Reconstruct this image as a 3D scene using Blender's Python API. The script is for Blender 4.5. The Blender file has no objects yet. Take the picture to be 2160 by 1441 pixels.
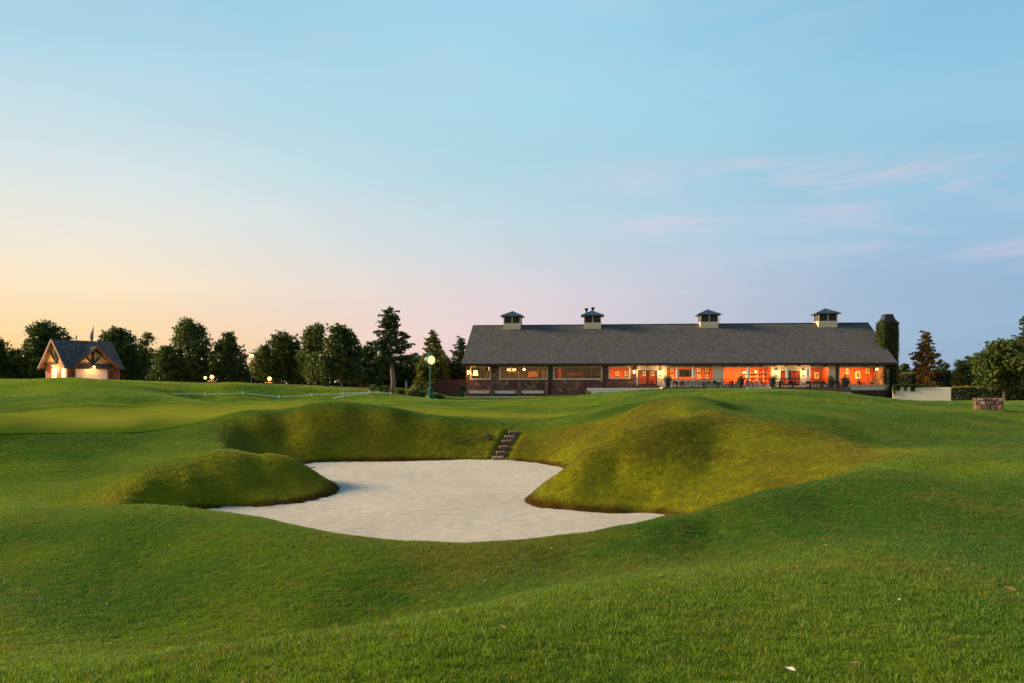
import time; T0_=time.time()
import bpy, bmesh, math, random
import numpy as np
from mathutils import Vector, Matrix, Euler

random.seed(7); np.random.seed(7)
SC = bpy.context.scene
COL = SC.collection
R = math.radians
F = 1680.0            # focal length in pixels of the 2160 px wide photograph (28 mm lens)
EYE = 3.6             # height of the eye above the sand
HZ = 810.0            # row of the horizon
CXP = 1080.0

# ------------------------------------------------------------------ camera
cam = bpy.data.cameras.new('camera')
cam.lens = 28.0; cam.sensor_width = 36.0; cam.sensor_fit = 'HORIZONTAL'
cam.shift_y = (HZ - 720.5) / 2160.0
cam.clip_start = 0.1; cam.clip_end = 6000
camo = bpy.data.objects.new('camera', cam); COL.objects.link(camo)
camo.location = (0, 0, EYE); camo.rotation_euler = (R(90), 0, 0)
SC.camera = camo

# ------------------------------------------------------------------ world: clear dusk sky, afterglow low on the left
SUN_AZ = 108.0         # degrees to the left of the view direction
SUN_EL = 5.0
def s2l(c):
    return tuple((x/12.92 if x <= 0.04045 else ((x+0.055)/1.055)**2.4) for x in [k/255.0 for k in c])
world = bpy.data.worlds.new('World'); SC.world = world; world.use_nodes = True
wt = world.node_tree; wt.nodes.clear()
def wn(t, **k):
    n = wt.nodes.new(t)
    for a, b in k.items(): setattr(n, a, b)
    return n
def wl(a, b): wt.links.new(a, b)
def wmath(op, a, b=None, c=None, clamp=False):
    n = wn('ShaderNodeMath', operation=op, use_clamp=clamp)
    for i, s in enumerate((a, b, c)):
        if s is None: continue
        if isinstance(s, (int, float)): n.inputs[i].default_value = s
        else: wl(s, n.inputs[i])
    return n.outputs[0]
def wmix(f, a, b, blend='MIX'):
    n = wn('ShaderNodeMix', data_type='RGBA', blend_type=blend)
    for s, i in ((f, 0), (a, 6), (b, 7)):
        if isinstance(s, (int, float)): n.inputs[i].default_value = s
        elif isinstance(s, tuple): n.inputs[i].default_value = (*s, 1)
        else: wl(s, n.inputs[i])
    return n.outputs[2]
tc = wn('ShaderNodeTexCoord'); sp = wn('ShaderNodeSeparateXYZ'); wl(tc.outputs['Generated'], sp.inputs[0])
DX, DY, DZ = sp.outputs
hl = wmath('SQRT', wmath('ADD', wmath('MULTIPLY', DX, DX), wmath('ADD', wmath('MULTIPLY', DY, DY), 1e-6)))
az = wmath('DIVIDE', wmath('ADD', wmath('MULTIPLY', DX, -math.sin(R(SUN_AZ))), wmath('MULTIPLY', DY, math.cos(R(SUN_AZ)))), hl)
el = wmath('MAXIMUM', DZ, 0.0)
def ramp(fac, stops):
    n = wn('ShaderNodeValToRGB'); e = n.color_ramp; e.interpolation = 'EASE' if False else 'LINEAR'
    while len(e.elements) > 1: e.elements.remove(e.elements[-1])
    for i, (p, c) in enumerate(stops):
        q = e.elements[0] if i == 0 else e.elements.new(p)
        q.position = p; q.color = (*s2l(c), 1)
    wl(fac, n.inputs[0]); return n.outputs[0]
WARM = ramp(el, [(0.0, (255, 198, 128)), (0.05, (255, 217, 158)), (0.11, (254, 231, 196)), (0.17, (236, 230, 217)), (0.24, (213, 226, 228)), (0.33, (180, 214, 229)), (0.43, (150, 199, 222)), (0.7, (95, 150, 195)), (1.0, (70, 120, 172))])
MIDC = ramp(el, [(0.0, (226, 196, 198)), (0.06, (230, 206, 208)), (0.11, (226, 212, 216)), (0.17, (203, 216, 224)), (0.25, (178, 214, 227)), (0.34, (168, 214, 230)), (0.43, (160, 211, 232)), (0.7, (98, 155, 198)), (1.0, (70, 120, 172))])
COOL = ramp(el, [(0.0, (140, 168, 198)), (0.06, (145, 176, 206)), (0.13, (148, 182, 213)), (0.2, (150, 193, 219)), (0.28, (146, 198, 222)), (0.43, (132, 191, 219)), (0.7, (84, 142, 190)), (1.0, (70, 120, 172))])
def wrange(x, a, b):
    n = wn('ShaderNodeMapRange', interpolation_type='SMOOTHSTEP'); wl(x, n.inputs[0])
    n.inputs[1].default_value = a; n.inputs[2].default_value = b; return n.outputs[0]
c1 = wmix(wrange(az, -0.80, -0.22), COOL, MIDC)
c2 = wmix(wrange(az, -0.36, 0.26), c1, WARM)
# thin wisps of cloud
mp = wn('ShaderNodeMapping'); wl(tc.outputs['Generated'], mp.inputs[0]); mp.inputs['Scale'].default_value = (2.2, 1.0, 11.0)
mp.inputs['Rotation'].default_value = (0, R(7), 0)
nz = wn('ShaderNodeTexNoise'); wl(mp.outputs[0], nz.inputs[0]); nz.inputs['Scale'].default_value = 2.3; nz.inputs['Detail'].default_value = 7; nz.inputs['Roughness'].default_value = 0.55; nz.inputs['Distortion'].default_value = 0.6
wf = wrange(nz.outputs[0], 0.42, 0.80)
def gauss(px, py, wx, wy):
    x = (px-CXP)/F; z = (HZ-py)/F; q = math.sqrt(1+x*x+z*z)
    a = wmath('DIVIDE', wmath('SUBTRACT', DX, x/q), wx); b = wmath('DIVIDE', wmath('SUBTRACT', DZ, z/q), wy)
    r = wmath('ADD', wmath('MULTIPLY', a, a), wmath('MULTIPLY', b, b))
    return wmath('EXPONENT', wmath('MULTIPLY', r, -1.0))
G1 = wmath('ADD', gauss(1560, 385, .13, .022), wmath('ADD', gauss(1390, 470, .07, .016), wmath('MULTIPLY', gauss(1980, 525, .20, .02), .45)))
G1 = wmath('ADD', G1, wmath('ADD', gauss(1950, 400, .12, .03), gauss(740, 460, .03, .01)))
mask = wmath('ADD', wmath('MULTIPLY', G1, 0.95), 0.16)
vis = wmath('MULTIPLY', wmath('MULTIPLY', wf, mask), wrange(DZ, 0.015, 0.08))
cl = wmix(wmath('MULTIPLY', vis, 0.85, clamp=True), c2, s2l((222, 205, 222)))
big = wn('ShaderNodeTexNoise'); wl(mp.outputs[0], big.inputs[0]); big.inputs['Scale'].default_value = 0.9; big.inputs['Detail'].default_value = 3
bv = wn('ShaderNodeMapRange'); wl(big.outputs[0], bv.inputs[0]); bv.inputs[1].default_value = .3; bv.inputs[2].default_value = .7; bv.inputs[3].default_value = 0.965; bv.inputs[4].default_value = 1.03
cmb = wn('ShaderNodeCombineXYZ'); [wl(bv.outputs[0], cmb.inputs[i]) for i in range(3)]
cl = wmix(1.0, cl, cmb.outputs[0], 'MULTIPLY')
sky = wn('ShaderNodeTexSky', sky_type='NISHITA', sun_disc=False, sun_elevation=R(SUN_EL), sun_rotation=R(-SUN_AZ), air_density=1.0, dust_density=0.6, ozone_density=2.0)
b1 = wn('ShaderNodeBackground'); wl(sky.outputs[0], b1.inputs[0]); b1.inputs[1].default_value = 0.006
b2 = wn('ShaderNodeBackground'); wl(cl, b2.inputs[0]); b2.inputs[1].default_value = 0.57
ad = wn('ShaderNodeAddShader'); wl(b1.outputs[0], ad.inputs[0]); wl(b2.outputs[0], ad.inputs[1])
wo = wn('ShaderNodeOutputWorld'); wl(ad.outputs[0], wo.inputs[0])

sun = bpy.data.lights.new('sun', 'SUN'); sun.energy = 5.0; sun.angle = R(13); sun.color = (1.0, 0.78, 0.48)
suno = bpy.data.objects.new('sun', sun); COL.objects.link(suno)
sel = 18.5; saz = 80.0
sd = Vector((-math.sin(R(saz))*math.cos(R(sel)), math.cos(R(saz))*math.cos(R(sel)), math.sin(R(sel))))
suno.rotation_euler = sd.to_track_quat('Z', 'Y').to_euler()

vs = SC.view_settings
vs.view_transform = 'Standard'; vs.look = 'None'; vs.exposure = 0.82; vs.gamma = 1.0; vs.use_curve_mapping = False
SC.cycles.max_bounces = 6; SC.cycles.diffuse_bounces = 3; SC.cycles.glossy_bounces = 2; SC.cycles.transparent_max_bounces = 8
SC.cycles.transmission_bounces = 2; SC.cycles.sample_clamp_indirect = 4.0; SC.cycles.caustics_reflective = False; SC.cycles.caustics_refractive = False

# ------------------------------------------------------------------ helpers
def P(px, py, d):
    return Vector(((px-CXP)/F*d, d, EYE+(HZ-py)/F*d))

def tag(o, label=None, cat=None, group=None, kind=None):
    if label: o['label'] = label
    if cat: o['category'] = cat
    if group: o['group'] = group
    if kind: o['kind'] = kind
    return o

def empty(name, loc, rz=0.0, label=None, cat=None, group=None):
    o = bpy.data.objects.new(name, None); COL.objects.link(o)
    o.location = loc; o.rotation_euler = (0, 0, rz); o.empty_display_size = 0.2
    return tag(o, label, cat, group)

def children(o): return [c for c in bpy.data.objects if c.parent == o]
def dup(root, loc, rz=None, label=None, scale=None):
    kids = KIDS.get(root.name) or [(c, [(g) for g in c.children]) for c in root.children]
    KIDS[root.name] = kids
    r = root.copy(); COL.objects.link(r); r.location = loc
    if rz is not None: r.rotation_euler = (0, 0, rz)
    if label: r['label'] = label
    if scale: r.scale = (scale,)*3
    for c, gs in kids:
        k = c.copy(); COL.objects.link(k); k.parent = r
        for g in gs:
            q = g.copy(); COL.objects.link(q); q.parent = k
    return r
KIDS = {}

class MB:
    def __init__(s): s.v = []; s.f = []
    def add(s, vs, fs):
        n = len(s.v); s.v += [tuple(v) for v in vs]; s.f += [tuple(n+i for i in f) for f in fs]; return s
    def box(s, x0, x1, y0, y1, z0, z1):
        return s.add([(x0,y0,z0),(x1,y0,z0),(x1,y1,z0),(x0,y1,z0),(x0,y0,z1),(x1,y0,z1),(x1,y1,z1),(x0,y1,z1)],
                     [(3,2,1,0),(4,5,6,7),(0,1,5,4),(1,2,6,5),(2,3,7,6),(3,0,4,7)])
    def bar(s, p, q, w, h=None, up=(0,0,1)):
        p = Vector(p); q = Vector(q); h = h or w; d = (q-p).normalized(); up = Vector(up)
        if abs(d.dot(up)) > .98: up = Vector((0,1,0))
        a = d.cross(up).normalized()*w/2; b = a.cross(d).normalized()*h/2
        vs = [p-a-b, p+a-b, p+a+b, p-a+b, q-a-b, q+a-b, q+a+b, q-a+b]
        return s.add(vs, [(3,2,1,0),(4,5,6,7),(0,1,5,4),(1,2,6,5),(2,3,7,6),(3,0,4,7)])
    def tube(s, pts, rs, n=7, cap=True):
        pts = [Vector(p) for p in pts]
        if isinstance(rs, (int, float)): rs = [rs]*len(pts)
        vs = []; 
        for i, p in enumerate(pts):
            d = (pts[min(i+1, len(pts)-1)]-pts[max(i-1, 0)]).normalized()
            u = Vector((1,0,0)) if abs(d.x) < .8 else Vector((0,1,0))
            a = d.cross(u).normalized(); b = d.cross(a)
            for k in range(n):
                t = 2*math.pi*k/n; vs.append(p+(a*math.cos(t)+b*math.sin(t))*rs[i])
        fs = [(i*n+k, (i+1)*n+k, (i+1)*n+(k+1)%n, i*n+(k+1)%n) for i in range(len(pts)-1) for k in range(n)]
        if cap: fs += [tuple(range(n)), tuple(reversed(range((len(pts)-1)*n, len(pts)*n)))]
        return s.add(vs, fs)
    def lathe(s, prof, n=16, c=(0,0,0)):
        vs = []
        for r, z in prof:
            for k in range(n):
                t = 2*math.pi*k/n; vs.append((c[0]+r*math.cos(t), c[1]+r*math.sin(t), c[2]+z))
        m = len(prof)
        fs = [(i*n+k, i*n+(k+1)%n, (i+1)*n+(k+1)%n, (i+1)*n+k) for i in range(m-1) for k in range(n)]
        fs += [tuple(reversed(range(n))), tuple(range((m-1)*n, m*n))]
        return s.add(vs, fs)
    def ball(s, c, r, n=10, m=7, sz=1.0):
        prof = [(max(r*math.sin(math.pi*i/m), 1e-4), -r*sz*math.cos(math.pi*i/m)) for i in range(m+1)]
        return s.lathe(prof, n, c)
    def build(s, name, mat, parent=None, loc=None, rz=0, smooth=False, bevel=0):
        me = bpy.data.meshes.new(name); me.from_pydata(s.v, [], s.f); me.update()
        if mat: me.materials.append(mat)
        if smooth: me.polygons.foreach_set('use_smooth', [True]*len(me.polygons))
        o = bpy.data.objects.new(name, me); COL.objects.link(o)
        if parent: o.parent = parent
        if loc is not None: o.location = loc
        if rz: o.rotation_euler = (0, 0, rz)
        if bevel:
            bm = bmesh.new(); bm.from_mesh(me)
            bmesh.ops.bevel(bm, geom=bm.edges[:], offset=bevel, segments=1, affect='EDGES', profile=.5)
            bm.to_mesh(me); bm.free()
        return o

def arr_mesh(name, V, Q, mat, parent=None, smooth=False, loc=None):
    V = np.asarray(V, dtype=np.float32); Q = np.asarray(Q, dtype=np.int32); k = Q.shape[1]
    me = bpy.data.meshes.new(name); me.vertices.add(len(V)); me.vertices.foreach_set('co', V.ravel())
    me.loops.add(Q.size); me.loops.foreach_set('vertex_index', Q.ravel())
    me.polygons.add(len(Q)); me.polygons.foreach_set('loop_start', np.arange(0, Q.size, k, dtype=np.int32))
    me.polygons.foreach_set('loop_total', np.full(len(Q), k, dtype=np.int32))
    me.update(calc_edges=True); me.validate()
    if smooth: me.polygons.foreach_set('use_smooth', np.ones(len(me.polygons), dtype=bool))
    if mat: me.materials.append(mat)
    o = bpy.data.objects.new(name, me); COL.objects.link(o)
    if parent: o.parent = parent
    if loc is not None: o.location = loc
    return o

# ------------------------------------------------------------------ materials
class NT:
    def __init__(s, name):
        s.m = bpy.data.materials.new(name); s.m.use_nodes = True; s.t = s.m.node_tree; s.t.nodes.clear()
        s.out = s.n('ShaderNodeOutputMaterial')
    def n(s, t, **k):
        q = s.t.nodes.new(t)
        for a, b in k.items(): setattr(q, a, b)
        return q
    def l(s, a, b): s.t.links.new(a, b)
    def setin(s, sock, val):
        if val is None: return
        if isinstance(val, (int, float)): sock.default_value = val
        elif isinstance(val, tuple): sock.default_value = (*val, 1) if len(val) == 3 and sock.type == 'RGBA' else val
        else: s.l(val, sock)
    def math(s, op, a, b=None, clamp=False):
        q = s.n('ShaderNodeMath', operation=op, use_clamp=clamp); s.setin(q.inputs[0], a); s.setin(q.inputs[1], b); return q.outputs[0]
    def mix(s, f, a, b, blend='MIX'):
        q = s.n('ShaderNodeMix', data_type='RGBA', blend_type=blend); s.setin(q.inputs[0], f); s.setin(q.inputs[6], a); s.setin(q.inputs[7], b); return q.outputs[2]
    def rng(s, x, a, b, c=0., d=1.):
        q = s.n('ShaderNodeMapRange'); s.setin(q.inputs[0], x)
        for i, v in enumerate((a, b, c, d)): q.inputs[i+1].default_value = v
        return q.outputs[0]
    def coord(s, scale=(1,1,1), kind='Object'):
        c = s.n('ShaderNodeTexCoord'); m = s.n('ShaderNodeMapping'); s.l(c.outputs[kind], m.inputs[0]); m.inputs['Scale'].default_value = scale; return m.outputs[0]
    def noise(s, vec, sc, det=4, ro=.55):
        q = s.n('ShaderNodeTexNoise'); s.l(vec, q.inputs[0]); q.inputs['Scale'].default_value = sc; q.inputs['Detail'].default_value = det; q.inputs['Roughness'].default_value = ro; return q.outputs[0]
    def attr(s, name, kind='GEOMETRY'):
        return s.n('ShaderNodeAttribute', attribute_name=name, attribute_type=kind)
    def bump(s, h, st, dist=.05):
        q = s.n('ShaderNodeBump'); q.inputs['Strength'].default_value = st; q.inputs['Distance'].default_value = dist; s.l(h, q.inputs['Height']); return q.outputs[0]
    def pbr(s, col, rough=.8, normal=None, spec=.3, metal=0., emis=None, es=0.):
        p = s.n('ShaderNodeBsdfPrincipled'); s.setin(p.inputs['Base Color'], col); s.setin(p.inputs['Roughness'], rough)
        p.inputs['Specular IOR Level'].default_value = spec; p.inputs['Metallic'].default_value = metal
        if normal is not None: s.l(normal, p.inputs['Normal'])
        if emis: s.setin(p.inputs['Emission Color'], emis); p.inputs['Emission Strength'].default_value = es
        s.l(p.outputs[0], s.out.inputs[0]); return p

def M(name, c1, c2=None, sc=6., rough=.7, bump=0., spec=.3, metal=0., stretch=(1,1,1), det=5, emis=None, es=0.):
    t = NT(name); c2 = c2 or tuple(x*.75 for x in c1)
    v = t.coord(stretch); nz = t.noise(v, sc, det)
    col = t.mix(t.rng(nz, .32, .68), c1, c2)
    nrm = t.bump(nz, bump, .03) if bump else None
    t.pbr(col, rough, nrm, spec, metal, emis, es); return t.m

def stone_mat(name, scale, cols, mortar=(.05,.04,.035), strength=.8, stretch=(1,1,1.3)):
    t = NT(name); v = t.coord(stretch)
    wv = t.n('ShaderNodeVectorMath', operation='ADD'); nn = t.n('ShaderNodeTexNoise'); t.l(v, nn.inputs[0]); nn.inputs['Scale'].default_value = 1.5
    sc = t.n('ShaderNodeVectorMath', operation='SCALE'); t.l(nn.outputs['Color'], sc.inputs[0]); sc.inputs[3].default_value = .35
    t.l(v, wv.inputs[0]); t.l(sc.outputs[0], wv.inputs[1])
    vo = t.n('ShaderNodeTexVoronoi'); t.l(wv.outputs[0], vo.inputs[0]); vo.inputs['Scale'].default_value = scale
    ve = t.n('ShaderNodeTexVoronoi', feature='DISTANCE_TO_EDGE'); t.l(wv.outputs[0], ve.inputs[0]); ve.inputs['Scale'].default_value = scale
    sx = t.n('ShaderNodeSeparateColor'); t.l(vo.outputs['Color'], sx.inputs[0])
    rp = t.n('ShaderNodeValToRGB'); e = rp.color_ramp
    while len(e.elements) > 1: e.elements.remove(e.elements[-1])
    for i, c in enumerate(cols):
        q = e.elements[0] if i == 0 else e.elements.new(i/(len(cols)-1)); q.position = i/(len(cols)-1); q.color = (*c, 1)
    t.l(sx.outputs[0], rp.inputs[0])
    fine = t.noise(v, 25, 4); col = t.mix(t.rng(fine, .3, .7, 0, .5), rp.outputs[0], (.03,.02,.018))
    ed = t.rng(ve.outputs['Distance'], .02, .09)
    col = t.mix(ed, mortar, col)
    t.pbr(col, .85, t.bump(t.math('ADD', ed, t.math('MULTIPLY', fine, .3)), strength, .06)); return t.m

def leaf_mat(name, c1, c2, c3=None, trans=.28, nsc=.6):
    t = NT(name); g = t.n('ShaderNodeNewGeometry'); v = t.coord()
    nz = t.noise(v, nsc, 3)
    col = t.mix(t.rng(g.outputs['Random Per Island'], 0, 1), c1, c2)
    col = t.mix(t.rng(nz, .42, .66, 0, .7), col, c3 or c2)
    p = t.pbr(col, .55, None, .25)
    tr = t.n('ShaderNodeBsdfTranslucent'); t.l(t.mix(1.0, col, (1.3, 1.25, .5), 'MULTIPLY'), tr.inputs[0])
    mx = t.n('ShaderNodeMixShader'); mx.inputs[0].default_value = trans; t.l(p.outputs[0], mx.inputs[1]); t.l(tr.outputs[0], mx.inputs[2])
    t.l(mx.outputs[0], t.out.inputs[0]); return t.m

def emit_mat(name, col, st):
    t = NT(name); e = t.n('ShaderNodeEmission'); e.inputs[0].default_value = (*col, 1); e.inputs[1].default_value = st; t.l(e.outputs[0], t.out.inputs[0]); return t.m

def glass_mat(name, refl=.015):
    t = NT(name); a = t.n('ShaderNodeBsdfTransparent'); a.inputs[0].default_value = (.93,.94,.93,1)
    g = t.n('ShaderNodeBsdfGlossy'); g.inputs['Roughness'].default_value = .03; g.inputs[0].default_value = (.5, .48, .46, 1)
    lw = t.n('ShaderNodeFresnel'); lw.inputs[0].default_value = 1.5
    m = t.n('ShaderNodeMixShader'); t.l(t.rng(lw.outputs[0], 0, 1, refl, 1), m.inputs[0]); t.l(a.outputs[0], m.inputs[1]); t.l(g.outputs[0], m.inputs[2])
    t.l(m.outputs[0], t.out.inputs[0]); return t.m

def area(name, loc, size, power, col, rot=(0,0,0), sy=None):
    l = bpy.data.lights.new(name, 'AREA'); l.energy = power; l.color = col; l.size = size
    if sy: l.shape = 'RECTANGLE'; l.size_y = sy
    o = bpy.data.objects.new(name, l); COL.objects.link(o); o.location = loc; o.rotation_euler = rot; return o
def point(name, loc, power, col=(1,.62,.25), r=.12, parent=None):
    l = bpy.data.lights.new(name, 'POINT'); l.energy = power; l.color = col; l.shadow_soft_size = r
    o = bpy.data.objects.new(name, l); COL.objects.link(o); o.location = loc
    if parent: o.parent = parent
    return o
# ------------------------------------------------------------------ terrain: heights interpolated from surveyed points (column, row, distance) or (column, distance, height)
PR = [ # (px, py, d): points seen in the photograph
 # near rim
 (0,1085,17.5),(150,1079,17.8),(280,1068,18),(350,1070,18),(455,1080,17.4),(560,1096,16.1),(650,1117,14.6),(760,1135,13.5),(900,1145,12.9),(1050,1144,12.7),(1180,1132,12.8),(1300,1113,13.1),(1400,1092,13.7),(1500,1071,14.5),(1600,1040,15.7),(1700,1022,17),(1800,992,18.5),(1900,966,20.3),(1960,952,22),
 # foreground
 (0,1425,5),(400,1370,5.2),(650,1340,5.5),(900,1300,6),(1200,1240,7),(1500,1205,7.8),(1800,1160,9),(2160,1125,10.5),
 (300,1330,9.0),(600,1350,8.4),(850,1305,8.9),(1150,1228,9.8),(1450,1180,10.6),(600,1250,10.3),(900,1215,10.7),(1200,1172,11.5),(300,1200,12.3),(0,1200,12.5),(0,1300,9),(-300,1300,9),(-300,1150,14),
 (1500,1120,12.6),(1800,1095,12.5),(2000,1050,13.5),(2160,1000,16),(1900,1020,15),(1750,1060,14),(2300,960,20),(2400,1100,11),(2000,1000,17.5),
 # spur crest
 (1470,876,28.2),(1380,885,27.4),(1300,910,26.5),(1230,955,26),(1190,993,25.7),(1150,1021,25.5),
 # bowl upper edge
 (1530,878,28.2),(1600,888,27.6),(1700,909,26.3),(1780,929,25.2),(1850,947,24.4),(1920,950,23.6),
 (1440,887,26.9),(1500,900,26.8),(1600,915,26.0),(1700,935,24.9),
 # bowl face
 (1400,985,24.2),(1500,985,24.1),(1600,965,24.1),(1500,1040,22.2),(1600,1012,22),(1700,982,22.3),(1800,962,22.3),(1300,1000,24.3),(1250,1030,23.7),(1400,1040,22.9),
 # slope at the back right and its rim
 (1060,907,40.8),(1100,908,41),(1180,903,40.5),(1270,883,39.5),(1350,857,38),(1420,843,36.8),(1480,840,36),(1300,905,36),(1250,930,35.2),(1180,940,37.4),(1400,870,34),(1350,886,34),(1450,853,34),(1465,864,31.5),(1150,945,38),
 # back bank top and face
 (445,903,37.5),(480,886,39),(550,876,40),(640,871,40.3),(720,869,40.5),(820,872,40.8),(930,888,41),(1000,900,41),
 (600,925,38.2),(750,920,38.8),(900,930,38.9),(1000,940,38.9),(520,925,37.2),
 # left wing ridge
 (455,925,34.5),(475,942,32),(500,955,29.5),
 # left mound
 (520,957,27.6),(570,958,28.3),(610,966,28.7),(650,986,28.4),(690,1012,27.9),(430,964,26.2),(330,985,24.7),(240,1020,23.2),(180,1046,22),
 (500,1010,24.9),(400,1020,23.7),(600,1010,26.2),(300,1035,22.4),(650,1020,26.3),(540,985,26.5),(420,990,25),
 # swale on the left
 (350,920,36),(200,960,30),(200,1000,26.5),(400,938,33),(420,958,29.5),(0,980,28),(0,1040,23.5),(100,1060,21),(0,925,31.5),(150,930,32),(300,905,37),(300,975,27.5),(-300,1000,28),(-300,1080,20),
 # putting green
 (-300,925,29),(0,912,32),(0,873,51),(300,893,38),(300,858,60),(450,853,66),(600,851,70),(600,869,45),(450,882,41),(800,856,66),(1000,868,60),(1200,872,57),(1060,884,46),(1180,884,48),(930,880,46),(800,868,46.5),(400,870,50),(800,862,56),(1060,876,52),(150,888,42),(-300,885,46),
 # beyond the green
 (900,850,75),(1100,850,72),(1250,862,62),(1300,850,58),(900,839,100),(1100,838.5,112),(985,838,113),(1240,834,85),(1300,829,76),(1400,826,68),(1500,825,63),(1650,822,65),(1800,832,60),(1885,845,62),(2050,847,75),(2160,848,90),(2300,850,90),
 (1350,838,62),(1500,850,44),(1600,858,38),(1700,868,34),(1550,868,33),(1800,865,38),(1900,880,34),(1800,905,29),(1900,920,28),(2000,930,27),(2160,930,27),(1400,835,55),(1600,838,50),(1750,845,48),(1950,862,50),(2085,867,40),(2160,890,36),(2300,880,40),
 # hills on the left
 (0,801,86),(100,799.5,84),(170,799,83),(250,803,84),(350,808,86),(500,812,89),(640,817,93),(750,823,97),(820,829,99),(200,816,75),(50,818,76),(200,834,64),(100,839,63),(0,846,61),(300,838,65),(420,847,67),(430,842,80),(590,841,84),(700,843,84),(330,826,76),(-300,800,85),(-300,850,58),
]
PZ = [ # (px, d, z): points hidden by something nearer
 (560,31.5,-.5),(620,32.5,-.6),(1200,30.5,-.1),(1260,30.5,.35),(1320,31,1.0),(1400,31,1.7),(1380,29.0,1.85),(1300,28.0,1.30),(1230,27.1,.65),(1440,31.3,2.0),
 (1500,18.5,.2),(1600,19,.5),(1700,19.7,.85),(1450,16.6,.3),(1350,14.8,.6),(1800,20.3,1.45),
 (300,19.3,.45),(200,19.6,.5),(120,20,.55),(150,21,.42),
 (200,68,2.75),(0,66,2.45),(400,72,2.2),(200,92,3.75),(0,95,3.7),
 (580,7.6,.85),(800,8.0,.95),(300,9.8,.8),(1080,1.5,2.02),(1080,3,2.0),(300,3.5,1.92),(1800,4,2.0),(2300,6,1.98),(1500,5,2.0),(-300,5,1.7),(1080,-2,2.02),
 (150,100,3.35),(60,105,3.35),(300,100,3.3),(450,105,3.3),(600,108,3.2),(760,112,2.9),(880,112,2.35),(1300,112,2.0),(1500,108,2.45),(1700,106,2.4),(1600,85,2.8),(1850,104,1.8),(1950,109,1.2),(2060,100,1.35),(1900,85,1.7),
 (0,140,3.4),(600,140,3.2),(900,130,2.6),(1300,140,2.2),(1900,135,1.5),(2300,130,1.6),
 (-600,140,3.4),(2800,140,1.6),(-600,50,1.7),(2800,50,2.0),(2800,20,1.9),(-600,20,1.0),(-600,300,3),(1080,300,2.6),(2800,300,2.3),(-600,2500,2.5),(1080,2500,2.5),(2800,2500,2.5),
]
# edge of the sand: (column, distance); a closed outline on level 0
SANDPX = [(713,27.1),(692,29),(645,30.2),(600,31),(583,32.6),(595,34.6),(640,35.8),(700,36.9),(780,37.3),(900,37.5),(1000,37.4),(1090,37.0),(1140,36.2),(1180,34.4),(1200,32.4),(1212,30.6),(1205,28.9),(1185,27.6),(1150,26.4),(1113,25.2),(1122,23.9),(1180,22.95),(1240,22.6),(1300,22.4),(1400,22.0),
 (1452,20.6),(1440,18.4),(1350,16.7),(1200,16.0),(1050,15.8),(900,15.9),(780,16.6),(680,17.8),(600,19.2),(500,20.7),(400,21.4),(330,21.7),(400,22.5),(455,23.1),(560,23.6),(650,24.7),(700,25.9)]
SAND = np.array([((px-CXP)/F*d, d) for px, d in SANDPX])
def densify(poly, step):
    out = []
    for i in range(len(poly)):
        a = poly[i]; b = poly[(i+1) % len(poly)]; n = max(1, int(np.hypot(*(b-a))/step))
        for k in range(n): out.append(a+(b-a)*k/n)
    return np.array(out)
SANDD = densify(SAND, .9)
def smooth_poly(p, it=2):
    for _ in range(it): p = .25*np.roll(p, 1, 0)+.5*p+.25*np.roll(p, -1, 0)
    return p
def inside(poly, x, y):
    r = np.zeros(np.shape(x), bool); n = len(poly); j = n-1
    for i in range(n):
        xi, yi = poly[i]; xj, yj = poly[j]
        c = ((yi > y) != (yj > y)) & (x < (xj-xi)*(y-yi)/(yj-yi+1e-12)+xi)
        r ^= c; j = i
    return r
def polydist(poly, x, y):
    b = np.full(np.shape(x), 1e9)
    for i in range(len(poly)):
        ax, ay = poly[i]; bx, by = poly[(i+1) % len(poly)]; dx, dy = bx-ax, by-ay
        t = np.clip(((x-ax)*dx+(y-ay)*dy)/(dx*dx+dy*dy+1e-12), 0, 1)
        b = np.minimum(b, (x-ax-t*dx)**2+(y-ay-t*dy)**2)
    return np.sqrt(b)
pts = []
for px, py, d in PR: pts.append(((px-CXP)/F*d, d, EYE+(HZ-py)/F*d))
for px, d, z in PZ: pts.append(((px-CXP)/F*d, d, z))
for i, (x, y) in enumerate(densify(SAND, 1.3)): pts.append((x, y, 0.0))
# just inside the edge the turf sheet dives under the sand
N_ = len(SANDD)
tan = np.roll(SANDD, -1, 0)-np.roll(SANDD, 1, 0); tan /= np.linalg.norm(tan, axis=1)[:, None]
nrm = np.stack([-tan[:, 1], tan[:, 0]], 1)
for i in range(0, N_, 2):
    for sgn in (1, -1):
        q = SANDD[i]+nrm[i]*.9*sgn
        if inside(SAND, q[0], q[1]):
            dd = polydist(SAND, np.array([q[0]]), np.array([q[1]]))[0]
            if dd > .6: pts.append((q[0], q[1], -.42))
for px, d in [(900,30),(800,27),(1000,27),(900,23),(800,34),(1000,34),(900,19),(650,34),(1200,19.5),(1050,30),(700,21.5),(1320,19.4),(700,31),(1120,33),(1000,21)]:
    pts.append(((px-CXP)/F*d, d, -.8))
PTS = np.array(pts)
def warp(x, y):
    yy = np.maximum(y, -3.0)+6.0
    u = x/yy; u = np.where(np.abs(u) > .8, np.sign(u)*(.8+.25*np.tanh((np.abs(u)-.8)/.25)), u)
    return u*2.2, np.log(yy)
def kern(r2): return .5*r2*np.log(r2+1e-12)
wu, wv = warp(PTS[:, 0], PTS[:, 1])
n = len(PTS)
K = kern((wu[:, None]-wu[None])**2+(wv[:, None]-wv[None])**2)+np.eye(n)*2e-5
A = np.zeros((n+3, n+3)); A[:n, :n] = K; A[:n, n] = 1; A[:n, n+1] = wu; A[:n, n+2] = wv; A[n:, :n] = A[:n, n:].T
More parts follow.
